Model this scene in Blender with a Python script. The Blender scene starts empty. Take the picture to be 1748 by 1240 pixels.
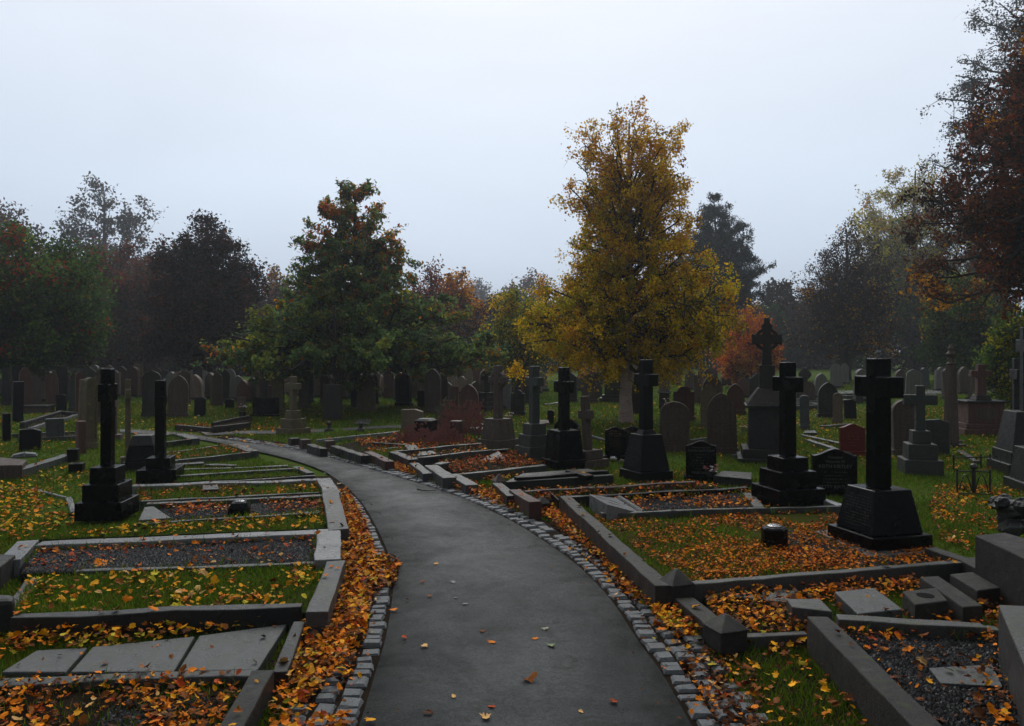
# ---- light and air
SUN_E, SKY_S, EXPO = 1.5, 0.1, 0.0
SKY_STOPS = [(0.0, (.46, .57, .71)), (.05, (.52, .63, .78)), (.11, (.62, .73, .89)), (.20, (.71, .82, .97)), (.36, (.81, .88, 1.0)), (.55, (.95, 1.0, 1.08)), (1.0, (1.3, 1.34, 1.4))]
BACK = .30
HAZE, HAZE_G = 0.0012, 0.6
import bpy, math, random
import numpy as np
from mathutils import Vector, Matrix

random.seed(7)
RNG = np.random.default_rng(11)
SC = bpy.context.scene
COL = SC.collection
# ------------------------------------------------------------------ camera calibration
F, CX, HY, HC = 1360.0, 874.0, 597.0, 1.65      # focal length and horizon of the photograph, eye height

def P(px, py, z=0.0):
    """ground point (height z) seen at a spot of the photograph"""
    d = F * (HC - z) / max(py - HY, 1.0)
    return Vector(((px - CX) / F * d, d, z))

def at(px, D, z=0.0):
    return Vector(((px - CX) / F * D, D, z))

def zof(py, D):
    return HC - (py - HY) / F * D

# ------------------------------------------------------------------ object helpers
def tag(o, label=None, cat=None, group=None, kind=None):
    if label: o['label'] = label
    if cat: o['category'] = cat
    if group: o['group'] = group
    if kind: o['kind'] = kind
    return o

def thing(name, label, cat, loc, rz=0.0, group=None, tilt=(0, 0)):
    o = bpy.data.objects.new(name, None)
    o.empty_display_size = 0.2
    COL.objects.link(o)
    o.location = loc
    o.rotation_euler = (tilt[0], tilt[1], rz)
    return tag(o, label, cat, group)

def np_mesh(name, V, Fc, mat, parent=None, tint=None, smooth=False, loc=None):
    """V (N,3) floats, Fc (M,k) ints"""
    V = np.asarray(V, dtype=np.float32); Fc = np.asarray(Fc, dtype=np.int32)
    me = bpy.data.meshes.new(name)
    me.vertices.add(len(V)); me.vertices.foreach_set('co', V.ravel())
    m, k = Fc.shape
    me.loops.add(m * k); me.loops.foreach_set('vertex_index', Fc.ravel())
    me.polygons.add(m)
    me.polygons.foreach_set('loop_start', np.arange(0, m * k, k, dtype=np.int32))
    me.polygons.foreach_set('use_smooth', np.full(m, smooth, dtype=bool))
    me.update(calc_edges=True)
    if tint is not None:
        a = me.attributes.new('tint', 'FLOAT_COLOR', 'POINT')
        t = np.ones((len(V), 4), dtype=np.float32); t[:, :3] = tint
        a.data.foreach_set('color', t.ravel())
    me.materials.append(mat)
    o = bpy.data.objects.new(name, me)
    COL.objects.link(o)
    if parent: o.parent = parent
    if loc is not None: o.location = loc
    return o

class MB:
    """collects shapes for ONE mesh object"""
    def __init__(s): s.v, s.f = [], []
    def add(s, vs, fs):
        n = len(s.v); s.v += [tuple(v) for v in vs]; s.f += [tuple(i + n for i in f) for f in fs]; return s
    def prism(s, base, top):
        """closed solid between two rings of the same count (base ring counter clockwise from above)"""
        k = len(base)
        fs = [tuple(range(k - 1, -1, -1)), tuple(range(k, 2 * k))]
        fs += [(i, (i + 1) % k, k + (i + 1) % k, k + i) for i in range(k)]
        return s.add(list(base) + list(top), fs)
    def frustum(s, w0, d0, z0, w1, d1, z1, cx=0, cy=0):
        q = lambda w, d, z: [(cx - w / 2, cy - d / 2, z), (cx + w / 2, cy - d / 2, z), (cx + w / 2, cy + d / 2, z), (cx - w / 2, cy + d / 2, z)]
        return s.prism(q(w0, d0, z0), q(w1, d1, z1))
    def box(s, w, d, z0, z1, cx=0, cy=0): return s.frustum(w, d, z0, w, d, z1, cx, cy)
    def plate(s, outline, y0, y1):
        """outline (x,z) counter clockwise seen from the front (-Y), extruded from y0 (front) to y1"""
        k = len(outline)
        vs = [(x, y0, z) for x, z in outline] + [(x, y1, z) for x, z in outline]
        fs = [tuple(range(k)), tuple(range(2 * k - 1, k - 1, -1))]
        fs += [((i + 1) % k, i, k + i, k + (i + 1) % k) for i in range(k)]
        return s.add(vs, fs)
    def ring(s, outer, inner, y0, y1):
        k = len(outer)
        vs = [(x, y0, z) for x, z in outer] + [(x, y0, z) for x, z in inner] + [(x, y1, z) for x, z in outer] + [(x, y1, z) for x, z in inner]
        fs = []
        for i in range(k):
            j = (i + 1) % k
            fs += [(i, j, k + j, k + i), (2 * k + j, 2 * k + i, 3 * k + i, 3 * k + j), (j, i, 2 * k + i, 2 * k + j), (k + i, k + j, 3 * k + j, 3 * k + i)]
        return s.add(vs, fs)
    def lathe(s, prof, n=12, cx=0, cy=0):
        vs, fs = [], []
        for r, z in prof:
            vs += [(cx + r * math.cos(2 * math.pi * i / n), cy + r * math.sin(2 * math.pi * i / n), z) for i in range(n)]
        for k in range(len(prof) - 1):
            fs += [(k * n + i, k * n + (i + 1) % n, (k + 1) * n + (i + 1) % n, (k + 1) * n + i) for i in range(n)]
        fs += [tuple(range(n - 1, -1, -1)), tuple((len(prof) - 1) * n + i for i in range(n))]
        return s.add(vs, fs)
    def tube(s, pts, rad, n=6):
        pts = [Vector(p) for p in pts]; vs, fs = [], []
        for i, p in enumerate(pts):
            t = (pts[min(i + 1, len(pts) - 1)] - pts[max(i - 1, 0)]).normalized()
            a = t.cross(Vector((0, 0, 1)) if abs(t.z) < .9 else Vector((1, 0, 0))).normalized(); b = t.cross(a)
            r = rad[i] if hasattr(rad, '__len__') else rad
            vs += [p + a * r * math.cos(2 * math.pi * j / n) + b * r * math.sin(2 * math.pi * j / n) for j in range(n)]
        for k in range(len(pts) - 1):
            fs += [(k * n + j, (k + 1) * n + j, (k + 1) * n + (j + 1) % n, k * n + (j + 1) % n) for j in range(n)]
        fs += [tuple(range(n)), tuple((len(pts) - 1) * n + j for j in range(n - 1, -1, -1))]
        return s.add(vs, fs)
    def blob(s, c, r, squash=1.0, seed=0, n=7, m=5):
        rr = random.Random(seed); vs, fs = [], []
        for k in range(m + 1):
            th = math.pi * k / m
            for i in range(n):
                q = r * (1 + rr.uniform(-.22, .22)) if 0 < k < m else r
                vs.append((c[0] + q * math.sin(th) * math.cos(2 * math.pi * i / n), c[1] + q * math.sin(th) * math.sin(2 * math.pi * i / n), c[2] - q * math.cos(th) * squash))
        for k in range(m):
            fs += [(k * n + i, k * n + (i + 1) % n, (k + 1) * n + (i + 1) % n, (k + 1) * n + i) for i in range(n)]
        return s.add(vs, fs)
    def build(s, name, mat, parent=None, bevel=0.0, smooth=False, label=None, loc=None):
        me = bpy.data.meshes.new(name); me.from_pydata(s.v, [], s.f); me.update()
        if smooth:
            for p in me.polygons: p.use_smooth = True
        me.materials.append(mat)
        o = bpy.data.objects.new(name, me); COL.objects.link(o)
        if parent: o.parent = parent
        if loc is not None: o.location = loc
        if bevel > 0:
            b = o.modifiers.new('edge', 'BEVEL'); b.width = bevel; b.segments = 2; b.limit_method = 'ANGLE'; b.angle_limit = math.radians(25)
        if label: o['label'] = label
        return o

# ------------------------------------------------------------------ materials
def new_mat(name):
    m = bpy.data.materials.new(name); m.use_nodes = True
    nt = m.node_tree; b = nt.nodes['Principled BSDF']
    return m, nt, nt.nodes, nt.links, b

def noise(nt, scale, detail=6, rough=.6, vec=None, dist=0.0):
    n = nt.nodes.new('ShaderNodeTexNoise'); n.inputs['Scale'].default_value = scale
    n.inputs['Detail'].default_value = detail; n.inputs['Roughness'].default_value = rough
    n.inputs['Distortion'].default_value = dist
    if vec is not None: nt.links.new(vec, n.inputs['Vector'])
    return n.outputs['Fac']

def ramp(nt, fac, stops):
    r = nt.nodes.new('ShaderNodeValToRGB'); e = r.color_ramp.elements
    while len(e) < len(stops): e.new(.5)
    for i, (p, c) in enumerate(stops):
        e[i].position = p
        e[i].color = (*c, 1) if hasattr(c, '__len__') else (c, c, c, 1)
    nt.links.new(fac, r.inputs[0]); return r.outputs[0]

def mixc(nt, fac, a, b, mode='MIX'):
    m = nt.nodes.new('ShaderNodeMix'); m.data_type = 'RGBA'; m.blend_type = mode
    for i, x in ((0, fac), (6, a), (7, b)):
        if hasattr(x, 'is_linked') or isinstance(x, bpy.types.NodeSocket): nt.links.new(x, m.inputs[i])
        else: m.inputs[i].default_value = x if i == 0 else ((*x, 1) if len(x) == 3 else x)
    return m.outputs[2]

def bump(nt, b, h, strength, dist=.01):
    n = nt.nodes.new('ShaderNodeBump'); n.inputs['Strength'].default_value = strength; n.inputs['Distance'].default_value = dist
    nt.links.new(h, n.inputs['Height']); nt.links.new(n.outputs[0], b.inputs['Normal'])

def world_pos(nt):
    return nt.nodes.new('ShaderNodeNewGeometry').outputs['Position']

def stone(name, base, dark, lichen=None, lich=.35, moss=0.0, rough=(.35, .6), grain=220, bmp=.25, streak=.0, spec=.5):
    m, nt, N, L, b = new_mat(name)
    pos = world_pos(nt)
    sc = lambda c, k: tuple(min(1, x * k) for x in c)
    c = ramp(nt, noise(nt, 4.5, 10, .72, pos, .6), [(.34, dark), (.60, base)])                 # weathering
    c = mixc(nt, ramp(nt, noise(nt, 22, 8, .75, pos), [(.50, 0.0), (.64, .55)]), c, sc(dark, .8))   # damp blotches
    if streak:
        mp = N.new('ShaderNodeMapping'); mp.inputs['Scale'].default_value = (26, 26, 1.2); L.new(pos, mp.inputs[0])
        s = noise(nt, 1.0, 5, .6, mp.outputs[0])
        c = mixc(nt, ramp(nt, s, [(.42, streak), (.62, 0.0)]), c, sc(dark, .35))
    g = noise(nt, min(grain, 130), 5, .85, pos)
    c = mixc(nt, .55, c, ramp(nt, g, [(.38, sc(base, .30)), (.50, base), (.64, sc(base, 2.0))]))   # grain
    if lichen:
        l = noise(nt, 11, 10, .78, pos, .4)
        c = mixc(nt, ramp(nt, l, [(.55, 0.0), (.63, lich)]), c, lichen)
    v = N.new('ShaderNodeTexVoronoi'); v.inputs['Scale'].default_value = 38; L.new(pos, v.inputs['Vector'])   # small lichen spots
    gate = N.new('ShaderNodeMath'); gate.operation = 'MULTIPLY'
    L.new(ramp(nt, v.outputs['Distance'], [(.13, .75), (.22, 0.0)]), gate.inputs[0]); L.new(ramp(nt, noise(nt, 6, 4, .6, pos), [(.54, 0.0), (.64, 1.0)]), gate.inputs[1])
    c = mixc(nt, gate.outputs[0], c, tuple(x * .6 + .035 for x in base))
    if moss:
        nrm = N.new('ShaderNodeNewGeometry'); sx = N.new('ShaderNodeSeparateXYZ'); L.new(nrm.outputs['Normal'], sx.inputs[0])
        l = noise(nt, 14, 8, .7, pos)
        mm = N.new('ShaderNodeMath'); mm.operation = 'MULTIPLY'; L.new(ramp(nt, l, [(.5, 0.0), (.62, moss)]), mm.inputs[0]); L.new(sx.outputs[2], mm.inputs[1]); mm.use_clamp = True
        c = mixc(nt, mm.outputs[0], c, (.045, .06, .012))
    L.new(c, b.inputs['Base Color'])
    r = noise(nt, 9, 8, .7, pos)
    L.new(ramp(nt, r, [(.38, rough[0]), (.62, rough[1])]), b.inputs['Roughness'])
    b.inputs['Specular IOR Level'].default_value = spec * .5
    h = N.new('ShaderNodeMath'); h.operation = 'MULTIPLY_ADD'; L.new(noise(nt, 18, 8, .7, pos), h.inputs[0]); h.inputs[1].default_value = 1.6; L.new(g, h.inputs[2])
    bump(nt, b, h.outputs[0], min(1, bmp * 2.4), .010)
    return m

def polished(name, base, fleck, rough=.16):
    m, nt, N, L, b = new_mat(name)
    pos = world_pos(nt)
    g = noise(nt, 300, 2, .6, pos)
    L.new(ramp(nt, g, [(.5, base), (.75, fleck)]), b.inputs['Base Color'])
    r = noise(nt, 6, 6, .7, pos)
    L.new(ramp(nt, r, [(.35, rough), (.7, rough + .22)]), b.inputs['Roughness'])
    b.inputs['Specular IOR Level'].default_value = .11
    bump(nt, b, noise(nt, 40, 4, .6, pos), .04, .004)
    return m

def tinted(name, rough=.45, trans=.35, spec=.4, bumpy=0):
    """leaves and blades: each one's own colour is stored on it"""
    m, nt, N, L, b = new_mat(name)
    a = N.new('ShaderNodeAttribute'); a.attribute_name = 'tint'
    L.new(a.outputs['Color'], b.inputs['Base Color'])
    b.inputs['Roughness'].default_value = rough; b.inputs['Specular IOR Level'].default_value = spec
    if trans > 0:
        t = N.new('ShaderNodeBsdfTranslucent'); L.new(a.outputs['Color'], t.inputs['Color'])
        x = N.new('ShaderNodeMixShader'); x.inputs[0].default_value = trans
        L.new(b.outputs[0], x.inputs[1]); L.new(t.outputs[0], x.inputs[2])
        L.new(x.outputs[0], N['Material Output'].inputs['Surface'])
    return m

def plain(name, col, rough=.5, metal=0, spec=.5):
    m, nt, N, L, b = new_mat(name)
    g = noise(nt, 60, 4, .6, world_pos(nt))
    L.new(mixc(nt, g, tuple(x * .75 for x in col), tuple(min(1, x * 1.2) for x in col)), b.inputs['Base Color'])
    b.inputs['Roughness'].default_value = rough; b.inputs['Metallic'].default_value = metal
    b.inputs['Specular IOR Level'].default_value = spec
    return m

M = {}
M['black'] = polished('black_granite', (.0022, .0022, .0024), (.007, .007, .0075), .16)
M['blackdull'] = polished('dull_black_granite', (.0035, .0035, .0035), (.010, .010, .010), .32)
M['grey'] = stone('grey_granite', (.060, .061, .060), (.022, .022, .021), (.10, .105, .085), .35, .7, (.26, .5), 240, .2)
M['greylight'] = stone('pale_granite', (.17, .175, .18), (.085, .087, .088), None, 0, .15, (.22, .42), 260, .12)
M['greydark'] = stone('wet_dark_granite', (.020, .020, .020), (.008, .008, .008), (.06, .065, .055), .3, .25, (.25, .5), 200, .2)
M['greygreen'] = stone('green_grey_stone', (.045, .051, .045), (.018, .021, .017), (.12, .13, .10), .3, .2, (.4, .65), 120, .3)
M['brown'] = stone('brown_sandstone', (.110, .078, .062), (.036, .027, .022), (.12, .12, .085), .35, .25, (.5, .75), 160, .45, .95)
M['red'] = stone('red_sandstone', (.130, .062, .050), (.044, .026, .021), (.10, .085, .06), .3, .15, (.5, .75), 150, .4, .9)
M['redpol'] = polished('red_granite', (.11, .016, .013), (.18, .04, .03), .2)
M['tan'] = stone('tan_sandstone', (.17, .125, .085), (.075, .055, .038), (.2, .19, .11), .3, .2, (.5, .75), 150, .35, .3)
M['lichen'] = stone('lichen_sandstone', (.13, .105, .06), (.05, .042, .03), (.26, .19, .035), .8, .3, (.5, .75), 140, .35, .3)
M['dark'] = stone('soot_dark_sandstone', (.034, .028, .025), (.010, .009, .008), (.07, .07, .055), .3, .2, (.45, .7), 150, .35, .5)
M['slate'] = stone('grey_slab_stone', (.078, .083, .084), (.026, .029, .029), (.05, .055, .03), .5, .45, (.25, .45), 180, .2)
M['kerbwall'] = stone('dark_retaining_stone', (.034, .031, .028), (.010, .0095, .0085), (.085, .085, .07), .45, .6, (.32, .55), 170, .35, .5)
M['redkerb'] = stone('red_brown_kerb_stone', (.07, .03, .024), (.03, .014, .012), None, 0, .2, (.35, .55), 170, .3)
M['sett'] = stone('granite_sett', (.15, .16, .165), (.075, .08, .085), None, 0, .15, (.3, .55), 160, .3)
M['leaf'] = tinted('fallen_leaves', .6, .0, .06)
M['treeleaf'] = tinted('tree_leaves', .6, .5, .05)
M['blade'] = tinted('grass_blades', .6, .45, .05)
M['pebble'] = tinted('gravel_stones', .5, 0, .25)
M['bark'] = stone('bark', (.045, .038, .032), (.014, .012, .010), (.06, .07, .045), .4, 0, (.7, .9), 60, .8)
M['iron'] = plain('wrought_iron', (.012, .012, .012), .45, 0)
M['silver'] = plain('perforated_metal', (.26, .27, .27), .35, .9)
M['white'] = plain('white_stone', (.6, .6, .58), .5)
M['letterwhite'] = plain('white_lettering', (.11, .115, .11), .6, 0, .2)
M['lettergold'] = plain('gold_lettering', (.20, .13, .045), .45, 0)
M['letterdim'] = plain('worn_lettering', (.11, .105, .095), .6, 0, .2)
M['letterdark'] = plain('dark_lettering', (.03, .03, .03), .6)
M['hole'] = plain('vase_hole', (.004, .004, .004), .9, 0, .1)
M['petalyellow'] = plain('yellow_petals', (.75, .55, .03), .6)
M['petalwhite'] = plain('white_petals', (.7, .68, .66), .6)
M['petalpink'] = plain('pink_petals', (.5, .14, .16), .6)
M['stem'] = plain('stems', (.03, .05, .015), .6)
M['redstem'] = plain('red_stems', (.16, .045, .03), .7)

# birch bark with dark bands
m, nt, N, L, b = new_mat('birch_bark')
pos = world_pos(nt); mp = N.new('ShaderNodeMapping'); mp.inputs['Scale'].default_value = (4, 4, 22); L.new(pos, mp.inputs[0])
band = noise(nt, 1.0, 5, .7, mp.outputs[0])
c = ramp(nt, noise(nt, 5, 6, .6, pos), [(.3, (.30, .20, .17)), (.65, (.44, .33, .29))])
L.new(mixc(nt, ramp(nt, band, [(.56, 0.0), (.63, .9)]), c, (.03, .022, .02)), b.inputs['Base Color'])
b.inputs['Roughness'].default_value = .65; bump(nt, b, band, .4, .01); M['birch'] = m

# lawn: soil, moss and grass colours of the ground itself
M['rowstone'] = stone('pale_brown_row_stone', (.24, .175, .14), (.085, .065, .054), (.2, .19, .13), .4, .25, (.5, .75), 150, .45, .9)
M['rowgrey'] = stone('pale_grey_row_stone', (.19, .18, .165), (.07, .066, .062), (.2, .2, .14), .4, .25, (.5, .75), 150, .45, .9)
def lawn(name, g1, g2, soil, soilamt):
    m, nt, N, L, b = new_mat(name)
    pos = world_pos(nt)
    c = ramp(nt, noise(nt, 1.1, 9, .7, pos), [(.3, g1), (.7, g2)])
    c = mixc(nt, ramp(nt, noise(nt, 90, 3, .7, pos), [(.35, 0.0), (.7, .6)]), c, tuple(x * .4 for x in g1))
    c = mixc(nt, ramp(nt, noise(nt, 2.3, 8, .75, pos), [(.5, 0.0), (.66, soilamt)]), c, soil)
    L.new(c, b.inputs['Base Color']); b.inputs['Roughness'].default_value = .95; b.inputs['Specular IOR Level'].default_value = .04
    bump(nt, b, noise(nt, 130, 4, .7, pos), .7, .03)
    return m
M['lawn'] = lawn('lawn_ground', (.052, .105, .009), (.105, .160, .014), (.055, .040, .014), .6)
M['grassbed'] = lawn('mossy_bed', (.034, .062, .007), (.075, .100, .012), (.045, .030, .012), .6)
M['moss'] = lawn('leafy_moss_bed', (.050, .062, .007), (.085, .080, .010), (.060, .030, .010), .9)
M['soil'] = lawn('leafy_soil', (.022, .015, .010), (.040, .026, .015), (.012, .009, .007), .7)
M['gravel'] = lawn('grave_gravel', (.016, .016, .0165), (.034, .033, .033), (.014, .011, .009), .6)

# wet asphalt: worn paler middle, damp mossy margins (distance from the edge is stored on the mesh)
m, nt, N, L, b = new_mat('wet_asphalt')
pos = world_pos(nt)
def mul(a_, b_):
    q = N.new('ShaderNodeMath'); q.operation = 'MULTIPLY'
    for i, x in enumerate((a_, b_)):
        if isinstance(x, bpy.types.NodeSocket): L.new(x, q.inputs[i])
        else: q.inputs[i].default_value = x
    return q.outputs[0]
fine = noise(nt, 70, 6, .92, pos); mid_ = noise(nt, 13, 8, .8, pos); big = noise(nt, 1.1, 10, .75, pos, .8)
c = ramp(nt, big, [(.36, (.040, .046, .047)), (.50, (.072, .081, .082)), (.62, (.108, .118, .119))])
c = mixc(nt, ramp(nt, fine, [(.43, .85), (.53, 0.0)]), c, (.014, .016, .016))
c = mixc(nt, ramp(nt, fine, [(.57, 0.0), (.66, .55)]), c, (.20, .21, .21))
c = mixc(nt, ramp(nt, mid_, [(.52, 0.0), (.64, .6)]), c, (.034, .036, .036))
mp = N.new('ShaderNodeMapping'); mp.inputs['Scale'].default_value = (1.0, 1.6, 1.0); L.new(pos, mp.inputs[0])
damp = ramp(nt, noise(nt, 2.1, 9, .8, mp.outputs[0], .4), [(.55, 0.0), (.62, 1.0)])
c = mixc(nt, mul(damp, .8), c, (.020, .023, .014))
at_ = N.new('ShaderNodeAttribute'); at_.attribute_name = 'tint'
ad = N.new('ShaderNodeMath'); ad.operation = 'MULTIPLY_ADD'; L.new(noise(nt, 3.5, 8, .7, pos), ad.inputs[0]); ad.inputs[1].default_value = .42; L.new(at_.outputs['Fac'], ad.inputs[2])
edge = ramp(nt, ad.outputs[0], [(.20, .95), (.42, .55), (.86, 0.0)])
c = mixc(nt, edge, c, (.012, .014, .012))
L.new(c, b.inputs['Base Color'])
L.new(ramp(nt, noise(nt, 1.9, 9, .8, pos), [(.40, .36), (.60, .66)]), b.inputs['Roughness'])
spc = N.new('ShaderNodeMath'); spc.operation = 'MULTIPLY_ADD'; L.new(edge, spc.inputs[0]); spc.inputs[1].default_value = -.24; L.new(ramp(nt, big, [(.34, .24), (.64, .44)]), spc.inputs[2]); spc.use_clamp = True
L.new(spc.outputs[0], b.inputs['Specular IOR Level'])
bump(nt, b, fine, 1.0, .016); M['asphalt'] = m

# ------------------------------------------------------------------ camera, light, sky
cam = bpy.data.cameras.new('camera'); co = bpy.data.objects.new('camera', cam); COL.objects.link(co)
co.location = (0, 0, HC); co.rotation_euler = (math.radians(90), 0, 0)
cam.sensor_width = 36; cam.lens = F * 36 / 1748; cam.shift_y = -(620 - HY) / 1748
cam.clip_start = .05; cam.clip_end = 2000; SC.camera = co

SUN_EL, SUN_AZ = math.radians(42), math.radians(0)
sl = bpy.data.lights.new('sun', 'SUN'); sl.energy = SUN_E; sl.angle = math.radians(35); sl.color = (1, .97, .93)
so = bpy.data.objects.new('sun', sl); COL.objects.link(so); so.rotation_euler = (SUN_EL - math.pi / 2, 0, -SUN_AZ)
so.location = (0, 20, 30)

W = bpy.data.worlds.new('World'); SC.world = W; W.use_nodes = True
nt = W.node_tree; N, L = nt.nodes, nt.links
sky = N.new('ShaderNodeTexSky'); sky.sky_type = 'NISHITA'; sky.sun_disc = False
sky.sun_elevation = SUN_EL; sky.sun_rotation = SUN_AZ; sky.air_density = 1; sky.dust_density = 6; sky.ozone_density = 1
bg = N['Background']; bg.inputs['Strength'].default_value = SKY_S
g = N.new('ShaderNodeTexCoord').outputs['Generated']; sx = N.new('ShaderNodeSeparateXYZ'); L.new(g, sx.inputs[0])
# overcast: a thick even cloud sheet (10x, so that the strength above suits clear sky and cloud alike)
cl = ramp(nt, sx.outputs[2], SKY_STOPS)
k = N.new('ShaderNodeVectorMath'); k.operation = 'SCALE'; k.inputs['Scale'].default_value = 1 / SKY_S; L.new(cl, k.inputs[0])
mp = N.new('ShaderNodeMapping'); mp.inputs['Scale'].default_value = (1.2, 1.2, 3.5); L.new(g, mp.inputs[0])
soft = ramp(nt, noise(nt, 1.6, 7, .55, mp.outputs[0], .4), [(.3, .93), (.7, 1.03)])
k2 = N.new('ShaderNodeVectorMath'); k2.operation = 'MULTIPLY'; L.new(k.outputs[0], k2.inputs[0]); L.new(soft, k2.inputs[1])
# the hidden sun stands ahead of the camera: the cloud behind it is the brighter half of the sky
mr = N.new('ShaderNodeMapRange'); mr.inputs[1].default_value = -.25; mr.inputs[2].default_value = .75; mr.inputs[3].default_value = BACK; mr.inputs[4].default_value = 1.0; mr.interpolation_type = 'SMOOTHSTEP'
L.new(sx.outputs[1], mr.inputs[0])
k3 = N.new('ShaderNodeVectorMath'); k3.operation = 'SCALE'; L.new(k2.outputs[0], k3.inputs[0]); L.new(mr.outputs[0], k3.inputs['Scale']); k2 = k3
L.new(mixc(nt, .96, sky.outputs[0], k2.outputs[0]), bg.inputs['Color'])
SC.view_settings.view_transform = 'Standard'; SC.view_settings.look = 'None'
SC.view_settings.exposure = EXPO; SC.view_settings.gamma = 1
# ------------------------------------------------------------------ trees
def tubes(paths, radii, sides):
    """paths (B,K,3), radii (B,K) -> verts, quads"""
    B, K, _ = paths.shape
    t = np.gradient(paths, axis=1); t /= np.linalg.norm(t, axis=2, keepdims=True) + 1e-9
    ref = np.where(np.abs(t[..., 2:3]) < .9, np.array([0, 0, 1.0]), np.array([1.0, 0, 0]))
    a = np.cross(t, ref); a /= np.linalg.norm(a, axis=2, keepdims=True) + 1e-9
    b = np.cross(t, a)
    an = np.arange(sides) * 2 * np.pi / sides
    V = paths[:, :, None, :] + radii[:, :, None, None] * (a[:, :, None, :] * np.cos(an)[:, None] + b[:, :, None, :] * np.sin(an)[:, None])
    idx = np.arange(B * K * sides).reshape(B, K, sides)
    q = np.stack([idx[:, :-1], idx[:, 1:], np.roll(idx, -1, 2)[:, 1:], np.roll(idx, -1, 2)[:, :-1]], -1)
    return V.reshape(-1, 3), q.reshape(-1, 4)

def leaf_quads(pos, size, rng, up=.5, aspect=.62, hang=0.0, axis=None):
    n = len(pos)
    d = rng.normal(size=(n, 3)); 
    if axis is not None: d = d * .5 + axis
    d[:, 2] -= hang
    d /= np.linalg.norm(d, axis=1, keepdims=True)
    nn = rng.normal(size=(n, 3)); nn[:, 2] += up * 2
    s = np.cross(d, nn); s /= np.linalg.norm(s, axis=1, keepdims=True) + 1e-9
    nr = np.cross(s, d)
    L = size[:, None]; fold = rng.uniform(.0, .22, (n, 1)) * L
    b0 = pos - d * L * .5; tip = pos + d * L * .5
    l = pos - s * L * aspect * .5 + nr * fold; r = pos + s * L * aspect * .5 + nr * fold
    V = np.stack([b0, r, tip, l], 1).reshape(-1, 3)
    return V, np.arange(n * 4).reshape(n, 4)

def pick(rng, pal, n):
    cols = np.array([p[0] for p in pal]); w = np.array([p[1] for p in pal], float); w /= w.sum()
    return cols[rng.choice(len(pal), n, p=w)]

DG = (.048, .092, .026); G = (.105, .175, .026); YG = (.40, .36, .012); GOLD = (.74, .46, .008); AMB = (.60, .27, .008)
ORG = (.58, .15, .014); RED = (.30, .05, .022); RBR = (.15, .045, .022); PUR = (.040, .021, .021); BRN = (.07, .042, .028); GRY = (.055, .05, .045); DBR = (.035, .024, .018)

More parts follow.
